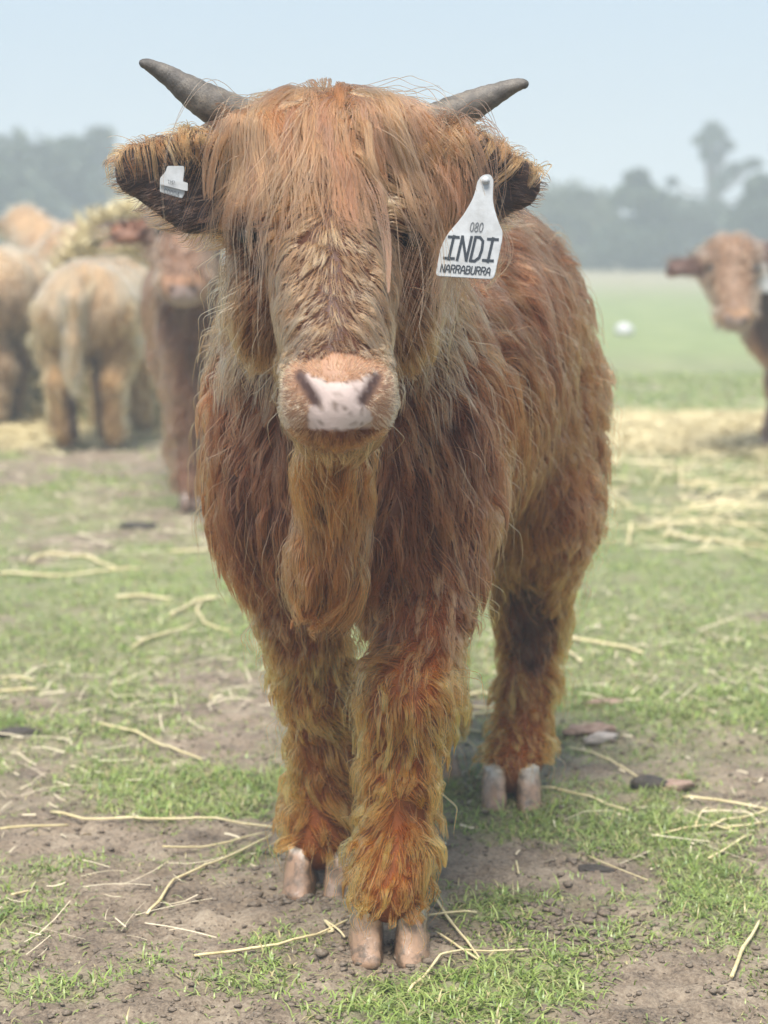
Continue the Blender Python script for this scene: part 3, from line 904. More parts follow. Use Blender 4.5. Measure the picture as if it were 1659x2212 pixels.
        for j in range(0, nr, 2):
            Fv.append((a, (j + 2) % nr, (j + 1) % nr, j)); Fv.append((b, o + j, o + (j + 1) % nr, o + (j + 2) % nr))
        Vv = np.array(Vv); Vv = Vv + (noise3(Vv, 90, 3)[:, None] - .5) * .005 + (noise3(Vv, 240, 4)[:, None] - .5) * .002
        ob = mesh_np('hoof', Vv - base, np.array(Fv), M_HOOF, root)
        t = np.clip((Vv[:, 2] - .004) / h, 0, 1)
        nz = noise3(Vv, 60, 8)
        cc = lerp(np.array([.42, .26, .165]), np.array([.26, .165, .105]), nz)
        cc = lerp(cc, np.array([.46, .42, .36]), np.clip((t - .66 + .5 * (nz - .5)) * 5, 0, 1))
        vcol(ob, 'tint', cc)
    for gx, gy, Yc, gap, w, h, ln, tw in ((838, 2085, 2.617, .0245, .0555, .070, .096, 0.0), (686, 1948, 2.885, .0245, .0555, .068, .094, -.12), (1106, 1755, 3.335, .0235, .052, .066, .090, .0)):
        c = gpt(gx, gy)
        for s_ in (-1, 1):
            toe(c[0] + s_ * gap + (0.004 if s_ > 0 else 0), Yc, w, h, ln, .016, s_, tw + s_ * .06)
    for s_ in (-1, 1): toe(.085 + s_ * .024, 3.50, .049, .068, .086, .016, s_)

    # ear tags -------------------------------------------------------------------------------
    GL = {'0': [[(.3, 1), (.1, .85), (.05, .5), (.1, .15), (.3, 0), (.5, .15), (.55, .5), (.5, .85), (.3, 1)]],
          '8': [[(.3, .53), (.1, .66), (.1, .86), (.3, 1), (.5, .86), (.5, .66), (.3, .53), (.06, .36), (.08, .12), (.3, 0), (.52, .12), (.54, .36), (.3, .53)]],
          'I': [[(.3, 0), (.3, 1)]], 'N': [[(.05, 0), (.05, 1), (.55, 0), (.55, 1)]],
          'D': [[(.05, 0), (.05, 1), (.3, 1), (.5, .85), (.55, .5), (.5, .15), (.3, 0), (.05, 0)]],
          'A': [[(.02, 0), (.12, .8), (.3, 1), (.48, .8), (.58, 0)], [(.08, .38), (.52, .38)]],
          'R': [[(.05, 0), (.05, 1), (.38, 1), (.55, .88), (.55, .62), (.38, .5), (.05, .5)], [(.3, .5), (.56, 0)]],
          'B': [[(.05, 0), (.05, 1), (.38, 1), (.53, .88), (.53, .64), (.38, .52), (.05, .52)], [(.38, .52), (.56, .4), (.56, .12), (.4, 0), (.05, 0)]],
          'U': [[(.05, 1), (.05, .15), (.2, 0), (.4, 0), (.55, .15), (.55, 1)]], 'C': [[(.55, .85), (.35, 1), (.12, .85), (.05, .5), (.12, .15), (.35, 0), (.55, .15)]],
          '4': [[(.42, 0), (.42, 1), (.04, .3), (.58, .3)]], 'T': [[(.3, 0), (.3, 1)], [(.02, 1), (.58, 1)]],
          'M': [[(.03, 0), (.03, 1), (.3, .45), (.57, 1), (.57, 0)]], 'P': [[(.05, 0), (.05, 1), (.4, 1), (.55, .87), (.55, .6), (.4, .47), (.05, .47)]]}
    def lettering(rows, to3d, mat, parent, stroke_rel):
        """Rows of (text, p0, p1, p2): lower left, lower right, upper left corners in tag coordinates."""
        Vv, Fv = [], []
        for text, p0, p1, p2, st, serif in rows:
            p0, p1, p2 = (np.array(q, float) for q in (p0, p1, p2))
            ex, ey = (p1 - p0) / (len(text) * .72 - .12), p2 - p0
            wpx = st * np.linalg.norm(ey)
            for i, ch in enumerate(text):
                strokes = list(GL[ch])
                if ch == 'I' and serif: strokes = strokes + [[(.02, .05), (.58, .05)], [(.02, .95), (.58, .95)]]
                for s in strokes:
                    q = [p0 + ex * (a + i * .72) + ey * b for a, b in s]
                    for a, b in zip(q[:-1], q[1:]):
                        d = b - a; L = np.linalg.norm(d)
                        if L < 1e-6: continue
                        d = d / L; nrm_ = np.array([-d[1], d[0]]) * wpx / 2
                        a2, b2 = a - d * wpx * .32, b + d * wpx * .32
                        k = len(Vv)
                        jz = .00003 * (len(Fv) % 7)
                        for w in (a2 + nrm_, a2 - nrm_, b2 - nrm_, b2 + nrm_): Vv.append(to3d(w[0], w[1], .0005 + jz))
                        Fv.append((k, k + 1, k + 2, k + 3))
        o = mesh_np('lettering', np.array(Vv) - base, np.array(Fv), mat, parent, smooth=False)
        return o
    def plate(name, poly, to3d, th, mat, parent):
        import bmesh
        bm = bmesh.new()
        vs = [bm.verts.new(to3d(x, y, 0) - base) for x, y in poly]
        fc = bm.faces.new(vs)
        r = bmesh.ops.extrude_face_region(bm, geom=[fc])
        back = np.array(to3d(0, 0, -th)) - np.array(to3d(0, 0, 0))
        bmesh.ops.translate(bm, vec=Vector(back), verts=[g for g in r['geom'] if isinstance(g, bmesh.types.BMVert)])
        bmesh.ops.recalc_face_normals(bm, faces=bm.faces)
        bmesh.ops.bevel(bm, geom=[e for e in bm.edges if len(e.link_faces) == 2 and e.calc_face_angle(0) > 1.2], offset=.0006, segments=2, affect='EDGES', clamp_overlap=True)
        me = bpy.data.meshes.new(name); bm.to_mesh(me); bm.free(); me.materials.append(mat)
        return link(bpy.data.objects.new(name, me), parent)
    def round_poly(pts, r, n=5):
        out = []
        m = len(pts)
        for i in range(m):
            a, b, c = (np.array(pts[j % m], float) for j in (i - 1, i, i + 1))
            u, w = a - b, c - b
            ru = min(r[i], .45 * np.linalg.norm(u), .45 * np.linalg.norm(w))
            s, e = b + u / np.linalg.norm(u) * ru, b + w / np.linalg.norm(w) * ru
            for k in range(n):
                t = k / (n - 1); out.append(s * (1 - t) ** 2 + 2 * b * t * (1 - t) + e * t * t)
        return out
    # big tag; coordinates are those of a close look at the tag (x right, y down)
    def big(x, y, z=0):
        p = pt(905.2 + .1984 * x, 329.2 + .1984 * y, 2.462 - .010 * (y - 300) / 1000 + .006 * (x - 500) / 600)
        return p + np.array([.02, -1, .06]) * z
    poly = round_poly([(180, 1345), (228, 1060), (300, 900), (480, 690), (600, 480), (640, 300), (700, 240), (780, 240), (812, 300), (800, 540), (860, 745), (912, 860), (905, 960), (815, 1385)][::-1],
                      [40, 60, 80, 90, 100, 60, 40, 40, 60, 120, 120, 80, 60, 60][::-1])
    t = plate('ear_tag', poly, big, .0024, M_TAG, root)
    t['label'] = 'large white ear tag with dark lettering'
    lettering([('INDI', (262, 1162), (806, 1194), (322, 905), .112, True), ('NARRABURRA', (226, 1300), (768, 1338), (244, 1218), .15, False)], big, M_INK, t, 1)
    lettering([('080', (548, 862), (690, 868), (566, 762), .10, False)], big, M_INK2, t, 1)
    a = np.linspace(0, 2 * math.pi, 17)[:-1]
    rim = np.array([big(724 + 44 * math.cos(q), 305 + 44 * math.sin(q), .001) for q in a]); top_ = np.array([big(724 + 34 * math.cos(q), 305 + 34 * math.sin(q), .0055) for q in a])
    Vs = np.concatenate([rim, top_, [big(724, 305, .0062)]]); Fs = [(i, (i + 1) % 16, 16 + (i + 1) % 16, 16 + i) for i in range(16)] + [(16 + i, 16 + (i + 1) % 16, 16 + (i + 2) % 16, 32) for i in range(0, 16, 2)]
    mesh_np('tag_stud', Vs - base, np.array(Fs), M_TAG, t)
    # small tag in the other ear: 560,620 origin at .1447 source px per unit
    def small(x, y, z=0):
        k = .5486
        p = pt((560 + x * .14466) * k, (620 + y * .14466) * k, 2.478)
        return p + np.array([0, -1, .05]) * z
    poly = round_poly([(480, 940), (480, 560), (640, 380), (680, 230), (1130, 230), (1150, 350), (1110, 640), (1160, 980), (1080, 1115)][::-1], [40, 60, 60, 40, 40, 40, 60, 40, 30][::-1])
    t = plate('ear_tag', poly, small, .002, M_TAG, root)
    t['label'] = 'small pale grey ear tag with a raised strip'
    st = plate('tag_strip', round_poly([(480, 735), (650, 700), (1130, 660), (1245, 700), (1245, 915), (1150, 905)][::-1], [20] * 6), lambda x, y, z=0: small(x, y, z + .0035), .003, M_TAG, t)
    lettering([('C0004', (590, 965), (1010, 1075), (600, 845), .10, False)], small, M_INK2, t, 1)
    lettering([('TMP', (700, 712), (900, 745), (705, 620), .13, False)], lambda x, y, z=0: small(x, y, z + .0045), M_INK2, t, 1)
    return f
HERO = build_hero()
# ------------------------------------------------------------------ the other calves
H_BODY, H_LEG, H_FACE, H_MUZ, H_EAR, H_TAIL = range(1, 7)

def build_calf(label, loc, rz, scale=1.0, head=(0, -.66, .86), hyaw=0.0, hpitch=50, hair_n=15000, cols=None, seed=1, eartag=None, headw=1.0, hs=1.0, brisket=False):
    """A hornless young calf; local frame faces -Y with its feet on z = 0."""
    f = Field((-.36, -1.15, .02), (.36, .80, 1.22), 0.014)
    hp = np.array(head, float)
    f.cone((0, -.28, .66), (0, .12, .655), .185, .215, H_BODY, .08)
    f.cone((0, .12, .655), (0, .40, .675), .215, .20, H_BODY, .08)
    f.ell((0, .05, .58), (.19, .36, .185), H_BODY, .08)
    f.ell((0, -.36, .62), (.15, .14, .20), H_BODY, .08)
    f.ell((0, .46, .66), (.165, .14, .18), H_BODY, .08)
    if brisket: f.ell((0, -.52, .63), (.12, .15, .23), H_BODY, .06)
    for s in (-1, 1):
        f.chain([(s * .10, -.34, .52), (s * .105, -.36, .38), (s * .10, -.37, .27), (s * .10, -.37, .16), (s * .10, -.39, .09), (s * .10, -.41, .05)], [.09, .062, .048, .038, .040, .036], H_LEG, .05)
        f.chain([(s * .12, .42, .62), (s * .13, .38, .46), (s * .12, .47, .32), (s * .12, .45, .19), (s * .12, .43, .10), (s * .12, .41, .05)], [.13, .09, .055, .042, .042, .036], H_LEG, .05)
    f.chain([(0, .58, .82), (.01, .645, .72), (.015, .655, .52), (.02, .65, .36)], [.035, .028, .028, .026], H_TAIL, .03)
    a, b = R(hpitch), R(hyaw)
    fw = np.array([-math.sin(b) * math.cos(a), -math.cos(b) * math.cos(a), -math.sin(a)])     # poll to muzzle
    rt = np.array([math.cos(b), -math.sin(b), 0.0])
    upv = np.cross(rt, fw); upv = upv / np.linalg.norm(upv)
    if upv[2] < 0: upv = -upv                                                                    # out of the forehead
    Q = lambda r, d, u: hp + (rt * r + fw * d + upv * u) * hs
    f.cone((0, -.34, .73), hp + fw * .06 - upv * .05, .155, .105, H_BODY, .07)
    f.ell(Q(0, .03, 0), (.105 * hs * hs, .10 * hs, .085 * hs), H_FACE, .05)
    f.cone(Q(0, .08, 0), Q(0, .27, .005), .092 * headw * hs, .064 * hs, H_FACE, .04)
    f.cone(Q(0, .10, -.06), Q(0, .27, -.03), .075, .045, H_FACE, .04)
    f.ell(Q(0, .305, 0), (.067, .055, .055), H_MUZ, .04)
    for s in (-1, 1):
        f.cone(Q(s * .10, .05, -.02), Q(s * .195, .065, -.015), .052, .044, H_EAR, .03, flat=(upv, 2.4))
        f.cone(Q(s * .13, .055, .018), Q(s * .19, .066, .018), .038, .030, H_EAR, .012, cut=True, flat=(upv, 2.2))
        f.ell(Q(s * .034, .345, .034), (.008, .014, .010), H_MUZ, .010, cut=True)
        f.ell(Q(s * .086, .115, .05), (.016, .016, .016), H_FACE, .012, cut=True)
    f.done()
    V, F = f.surface()
    root = empty('highland_calf', loc, rz)
    root.scale = (scale,) * 3
    tag(root, label, 'calf', 'calves standing behind the nearest one')
    base_c, leg_c, face_c, dark_c = cols
    tg = f.tags(V)
    rel = lambda p: ((p - hp) @ rt / hs, (p - hp) @ fw / hs, (p - hp) @ upv / hs)
    col = np.tile(base_c * .6, (len(V), 1)); col[tg == H_LEG] = leg_c * .5; col[tg == H_FACE] = face_c * .5; col[tg == H_MUZ] = face_c * 1.1
    r_, d_, u_ = rel(V)
    pad = (d_ > .315) & (np.abs(r_) < .045) & (u_ > -.045) & (u_ < .045)
    col[pad] = (.38, .27, .24)
    nos = np.minimum(np.hypot(np.hypot(r_ - .034, d_ - .345), u_ - .034), np.hypot(np.hypot(r_ + .034, d_ - .345), u_ - .034)) < .013
    col[nos] = (.12, .075, .06)
    b = mesh_np('body', V, F, M_SKIN, root); vcol(b, 'tint', col)
    S = sample_surface(V, F, int(hair_n * 1.4))
    t = f.tags(S + rng.normal(0, .015, S.shape)); t0 = f.tags(S)
    t = np.where((t == 0) | (t0 == H_MUZ) | (t0 == H_EAR), t0, t)
    r_, d_, u_ = rel(S)
    k = ~((t == H_MUZ) & (d_ > .30)) & (S[:, 2] > .06)
    S, t, r_, d_, u_ = S[k], t[k], r_[k], d_[k], u_[k]; n = len(S)
    comb = np.tile(np.array([0, .45, -.9]), (n, 1))
    comb[t == H_LEG] = (0, .1, -1); comb[t == H_TAIL] = (0, .1, -1)
    fc = t == H_FACE
    comb[fc] = (fw * .9 + rt * np.sign(r_)[:, None] * .35)[fc]
    comb[t == H_MUZ] = (-fw * .3 + rt * np.sign(r_)[:, None])[t == H_MUZ]
    comb[t == H_EAR] = (rt * np.sign(r_)[:, None] + np.array([0, 0, -.5]))[t == H_EAR]
    L = np.array([.05, .085, .062, .034, .012, .04, .14])[t] * (.6 + .7 * rng.random(n))
    L[(t == H_LEG) & (S[:, 2] < .1)] *= .4
    big, med = noise3(S, 6, seed), noise3(S, 20, seed + 3)
    c = lerp(base_c, dark_c, np.clip((.45 - big) * 2.4, 0, 1)); c = lerp(c, base_c * 1.5, np.clip((med - .55) * 2.5, 0, 1) * .6)
    c[t == H_LEG] = lerp(leg_c, dark_c, np.clip((.42 - med) * 2.5, 0, 1))[t == H_LEG]
    c[fc] = lerp(face_c, dark_c, np.clip((.40 - med) * 2.5, 0, 1))[fc]
    c[t == H_MUZ] = np.clip(face_c * 1.6 + .04, 0, .6)
    lowm = (t == H_MUZ) & (u_ < -.035); c[lowm] = dark_c
    # darker hair either side of the chest, a paler stripe between
    cs_ = (t == H_BODY) & (S[:, 1] < -.36) & (S[:, 2] < .74)
    c[cs_] = lerp(base_c * 1.35, dark_c * .9, np.clip((np.abs(S[:, 0]) - .035 + .05 * (med - .5)) / .03, 0, .85))[cs_]
    c[fc & (d_ < .12)] *= .9
    ei = (t == H_EAR) & ((f.grad(S) * upv).sum(1) > .3)
    c[ei] = dark_c * .6; L[ei] *= .4
    c[t == H_TAIL] = lerp(base_c * 1.5, leg_c, med)[t == H_TAIL]
    # hair coloured darker on the insides of the hind legs
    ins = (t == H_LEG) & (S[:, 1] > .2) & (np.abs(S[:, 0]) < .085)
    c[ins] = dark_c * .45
    c *= (.75 + .5 * rng.random(n))[:, None]
    s, lock = grow(f, S, comb, L, 6, .5, .45, .3, 1.1, .020, .92, jit=.12, cpow=.55, cfrac=.06, swirl=.5)
    hair_object('coat', s, np.full(n, .0012), c * (.7 + .6 * hash01(lock, lock * 0, lock * 0))[:, None], root, np.zeros(3))
    for sx in (-1, 1):
        for (x0, y0) in ((.10, -.43), (.12, .395)):
            for side in (-1, 1):
                Vt, Ft = tube([(sx * x0 + side * .021, y0 - .012, .0), (sx * x0 + side * .020, y0 - .006, .03), (sx * x0 + side * .017, y0 + .01, .075)], [.025, .0235, .019], 10)
                o = mesh_np('hoof', Vt, Ft, M_HOOF, root); vcol(o, 'tint', np.tile([.20, .13, .095], (len(Vt), 1)))
        p = Q(sx * .082, .113, .045)
        th, ph = np.meshgrid(np.linspace(0, math.pi, 9), np.linspace(0, 2 * math.pi, 13), indexing='ij')
        Vs = np.stack([np.sin(th) * np.cos(ph), np.sin(th) * np.sin(ph), np.cos(th)], -1).reshape(-1, 3) * .017 + p
        i = np.arange(9 * 13).reshape(9, 13)
        mesh_np('eye', Vs, np.stack([i[:-1, :-1], i[1:, :-1], i[1:, 1:], i[:-1, 1:]], -1).reshape(-1, 4), M_EYE, root)
    if eartag:
        sx, w, h = eartag
        top = Q(sx * .145, .05, .035)
        oo = upv * .014 + fw * .012 + np.array([0, 0, -.035])
        # a slightly bent plate: two rows of quads, closed
        xs = [-.5, -.5, -.18, -.18]; zs = [-h, -h * .45, -h * .12, .01]
        Vt = []
        for lay in (0, -.003):
            for x, z in zip(xs, zs):
                for q in (x, -x): Vt.append(top + rt * q * w + np.array([0, 0, z]) + oo + upv * lay)
        Ft = [(0, 1, 3, 2), (2, 3, 5, 4), (4, 5, 7, 6)]
        Ft += [tuple(i + 8 for i in q[::-1]) for q in Ft]
        Ft += [(0, 2, 10, 8), (2, 4, 12, 10), (4, 6, 14, 12), (3, 1, 9, 11), (5, 3, 11, 13), (7, 5, 13, 15), (1, 0, 8, 9), (6, 7, 15, 14)]
        mesh_np('ear_tag', np.array(Vt), np.array(Ft), M_TAG, root, smooth=False)
    return root

C_TAN = np.array([.60, .38, .205]); C_GOLD = np.array([.54, .31, .125]); C_RED = np.array([.27, .115, .058]); C_BROWN = np.array([.13, .055, .032]); C_DK = np.array([.055, .028, .020])
x = gpt(425, 1096)
build_calf('reddish calf facing forward behind the nearest calf, with a white ear tag and pink nose', (-.60, 7.02 + .42, 0), R(6), 1.07, head=(-.105, -.60, .945), hyaw=4, hpitch=46,
           cols=(C_RED, C_RED * 1.15, np.array([.32, .175, .105]), C_DK * .8), seed=31, eartag=(1, .075, .11), hair_n=20000)
build_calf('golden tan calf seen from behind with its tail hanging down', (-1.27, 9.35, 0), R(176), .93, head=(.0, -.72, .52), hpitch=70,
           cols=(C_TAN, C_GOLD, C_TAN, C_DK), seed=41, hair_n=18000)
build_calf('pale tan calf at the left edge, only the rear of its flank in view', (-2.28, 9.95, 0), R(-96), 1.0, head=(.0, -.72, .62), hpitch=60,
           cols=(C_TAN * .95, C_TAN * .7, C_TAN, C_DK), seed=51, hair_n=16000)
build_calf('pale calf farthest back, its humped back showing above the one seen from behind', (-1.78, 11.9, 0), R(205), 1.12, head=(.10, -.60, .93), hyaw=30, hpitch=45,
           cols=(C_TAN * 1.05, C_TAN, C_TAN, C_DK * 1.5), seed=61, hair_n=12000)
build_calf('brown calf with a tan face and white ear tag, cut off by the right edge', (2.115, 9.12, 0), R(-55), 1.02, head=(-.024, -.770, .855), hyaw=-52, hpitch=50,
           cols=(C_BROWN, C_BROWN, np.array([.40, .235, .14]), C_DK), seed=71, eartag=(.74, .10, .11), hs=1.13, brisket=True, hair_n=18000)
# ------------------------------------------------------------------ grass
def blades(xy, L, W, lean, az, segs=3):
    n = len(xy)
    t = np.linspace(0, 1, segs + 1)
    d = np.stack([np.cos(az), np.sin(az)], 1); pr = np.stack([-d[:, 1], d[:, 0]], 1)
    base = on_ground(xy[:, 0], xy[:, 1], -.002)
    V = np.empty((n, segs + 1, 2, 3))
    for i, q in enumerate(t):
        ang = lean * (0.35 + 1.0 * q)
        h = L * q
        out = base.copy()
        out[:, :2] += d * (h * np.sin(np.minimum(ang, 1.75)))[:, None]
        out[:, 2] += h * np.cos(np.minimum(ang, 1.5)) * (1 - .25 * q)
        w = W * (1 - q ** 2.2) * .5 + .0002
        V[:, i, 0, :] = out; V[:, i, 1, :] = out
        V[:, i, 0, :2] -= pr * w[:, None]; V[:, i, 1, :2] += pr * w[:, None]
    i0 = np.arange(n)[:, None] * (segs + 1) * 2
    F = np.concatenate([np.stack([i0[:, 0] + 2 * s, i0[:, 0] + 2 * s + 1, i0[:, 0] + 2 * s + 3, i0[:, 0] + 2 * s + 2], 1) for s in range(segs)])
    return V.reshape(-1, 3), F, (segs + 1) * 2

def grass_mat():
    m, nt, b = new_mat('grass_blade')
    at = N(nt, 'ShaderNodeAttribute', attribute_name='tint')
    nt.links.new(at.outputs['Color'], b.inputs['Base Color'])
    b.inputs['Roughness'].default_value = .38
    b.inputs['Specular IOR Level'].default_value = .45
    tr = N(nt, 'ShaderNodeBsdfTranslucent'); mx = N(nt, 'ShaderNodeMixShader'); mx.inputs[0].default_value = .3
    nt.links.new(at.outputs['Color'], tr.inputs['Color'])
    out = nt.nodes['Material Output']
    nt.links.new(b.outputs[0], mx.inputs[1]); nt.links.new(tr.outputs[0], mx.inputs[2]); nt.links.new(mx.outputs[0], out.inputs['Surface'])
    return m
M_GRASS = grass_mat()

def build_grass():
    Vs, Fs, Cs, off = [], [], [], 0
    def zone(n_tufts, y0, y1, per, Lr, Wr, spread, thr):
        nonlocal off
        y = y0 + (y1 - y0) * rng.random(n_tufts * 3) ** 1.0
        x = (rng.random(n_tufts * 3) * 2 - 1) * (.25 + .235 * y)
        g = grass_mask(x, y)
        k = rng.random(len(g)) < np.clip((g - thr) * 1.5, 0.012, 1)
        x, y, g = x[k][:n_tufts], y[k][:n_tufts], g[k][:n_tufts]
        m = len(x)
        cnt = per
        size = .55 + .75 * rng.random(m) * np.clip(g + .2, .4, 1.3)
        X = np.repeat(x, cnt) + rng.normal(0, spread, m * cnt); Y = np.repeat(y, cnt) + rng.normal(0, spread, m * cnt)
        az = rng.random(m * cnt) * 6.283
        L = np.repeat(size, cnt) * (Lr[0] + (Lr[1] - Lr[0]) * rng.random(m * cnt))
        W = (Wr[0] + (Wr[1] - Wr[0]) * rng.random(m * cnt))
        lean = .35 + 1.15 * rng.random(m * cnt)
        V, F, per_v = blades(np.stack([X, Y], 1), L, W, lean, az)
        hue = np.repeat(rng.random(m), cnt); fine = rng.random(m * cnt)
        c = lerp(np.array([.22, .31, .06]), np.array([.34, .39, .14]), hue); c = lerp(c, np.array([.12, .20, .06]), np.clip(fine * 2 - 1.2, 0, 1))
        dryk = (rng.random(m * cnt) < .10); c[dryk] = np.array([.42, .36, .18])
        c *= (.75 + .5 * rng.random(m * cnt))[:, None]
        Vs.append(V); Fs.append(F + off); Cs.append(np.repeat(c, per_v, 0)); off += len(V)
    zone(6000, 2.25, 4.2, 8, (.012, .034), (.0013, .0028), .011, .45)
    zone(15000, 2.25, 5.0, 3, (.008, .022), (.0012, .0024), .012, .0)
    zone(11500, 3.8, 8.0, 5, (.012, .034), (.0022, .0045), .024, .02)
    zone(7000, 7.5, 14.0, 5, (.025, .05), (.006, .012), .04, .10)
    o = mesh_np('grass', np.concatenate(Vs), np.concatenate(Fs), M_GRASS)
    vcol(o, 'tint', np.concatenate(Cs)); tag(o, kind='stuff')
build_grass()

# ------------------------------------------------------------------ mud crumbs
def build_crumbs():
    n = 15000
    y = 2.25 + 3.2 * rng.random(n) ** 1.3; x = (rng.random(n) * 2 - 1) * (.2 + .22 * y)
    k = grass_mask(x, y) < .75 + .3 * rng.random(n); x, y = x[k], y[k]
    # heavier crumbs churned round the hooves
    for g, m_, sp in ((gpt(838, 2070), 170, .055), (gpt(690, 1945), 130, .05), (gpt(1110, 1760), 90, .06), (gpt(1220, 2020), 420, .07), (gpt(1260, 1860), 60, .03)):
        x = np.concatenate([x, g[0] + rng.normal(0, sp, m_)]); y = np.concatenate([y, g[1] + rng.normal(0, sp * .8, m_)])
    n = len(x)
    r = .0012 + .0040 * rng.random(n) ** 4
    r[-870:] *= 1.5
    ico = np.array([(0, 0, 1), (.89, 0, .45), (.28, .85, .45), (-.72, .53, .45), (-.72, -.53, .45), (.28, -.85, .45), (.72, .53, -.45), (-.28, .85, -.45), (-.89, 0, -.45), (-.28, -.85, -.45), (.72, -.53, -.45), (0, 0, -1)])
    fi = np.array([(0, 1, 2), (0, 2, 3), (0, 3, 4), (0, 4, 5), (0, 5, 1), (1, 6, 2), (2, 7, 3), (3, 8, 4), (4, 9, 5), (5, 10, 1), (6, 7, 2), (7, 8, 3), (8, 9, 4), (9, 10, 5), (10, 6, 1), (11, 7, 6), (11, 8, 7), (11, 9, 8), (11, 10, 9), (11, 6, 10)])
    c = on_ground(x, y, 0); c[:, 2] += r * .3
    V = c[:, None, :] + ico[None] * r[:, None, None] * (.6 + .8 * rng.random((n, 12, 1))) * np.array([1.3, 1.2, .6])
    F = (np.arange(n) * 12)[:, None, None] + fi[None]
    m = noisy_mat('mud_crumb', (.08, .06, .042), (.24, .19, .14), scale=160, rough=.6, bump=.4)
    o = mesh_np('mud_crumbs', V.reshape(-1, 3), F.reshape(-1, 3), m, smooth=True); tag(o, kind='stuff')
build_crumbs()

# ------------------------------------------------------------------ straw
M_STRAW = noisy_mat('straw', (.46, .37, .18), (.70, .61, .37), scale=35, rough=.5, bump=.25, spec=.4)
M_STRAW2 = noisy_mat('old_straw', (.46, .39, .25), (.66, .58, .42), scale=35, rough=.6, bump=.25)

def stalk(poly, r, label, mat=None, dz=.004, name='straw_stalk', cat='straw', lift=None):
    g = np.array([gpt(*q) for q in poly])
    seg = np.linalg.norm(np.diff(g, axis=0), axis=1); t = np.concatenate([[0], np.cumsum(seg)])
    tt = np.unique(np.concatenate([np.linspace(0, t[-1], max(6, int(t[-1] / .012))), t]))
    p = np.stack([np.interp(tt, t, g[:, i]) for i in range(3)], 1)
    hz = ground_h(p[:, 0], p[:, 1])
    for _ in range(14): hz[1:-1] = np.maximum(hz[1:-1] * .0 + (hz[:-2] + hz[2:]) / 2, hz[1:-1])
    p[:, 2] = hz + dz + r * .6
    if lift is not None: p[:, 2] += np.interp(tt / tt[-1], np.linspace(0, 1, len(lift)), lift)
    nodes = 1 + .22 * (np.sin(tt * 38 + len(poly)) > .975)
    rr = r * (1 - .25 * tt / tt[-1]) * nodes
    V, F = tube(p, rr, 7)
    c = p.mean(0); c[2] = ground_h(c[0], c[1])
    V = V.copy(); V[:, 2] = p[:, 2].mean() + (V[:, 2] - p[:, 2].mean()) * 1.0
    o = mesh_np(name, V - c, F, mat or M_STRAW); o.location = c
    tag(o, label, cat, 'straw stalks lying on the ground')
    return o

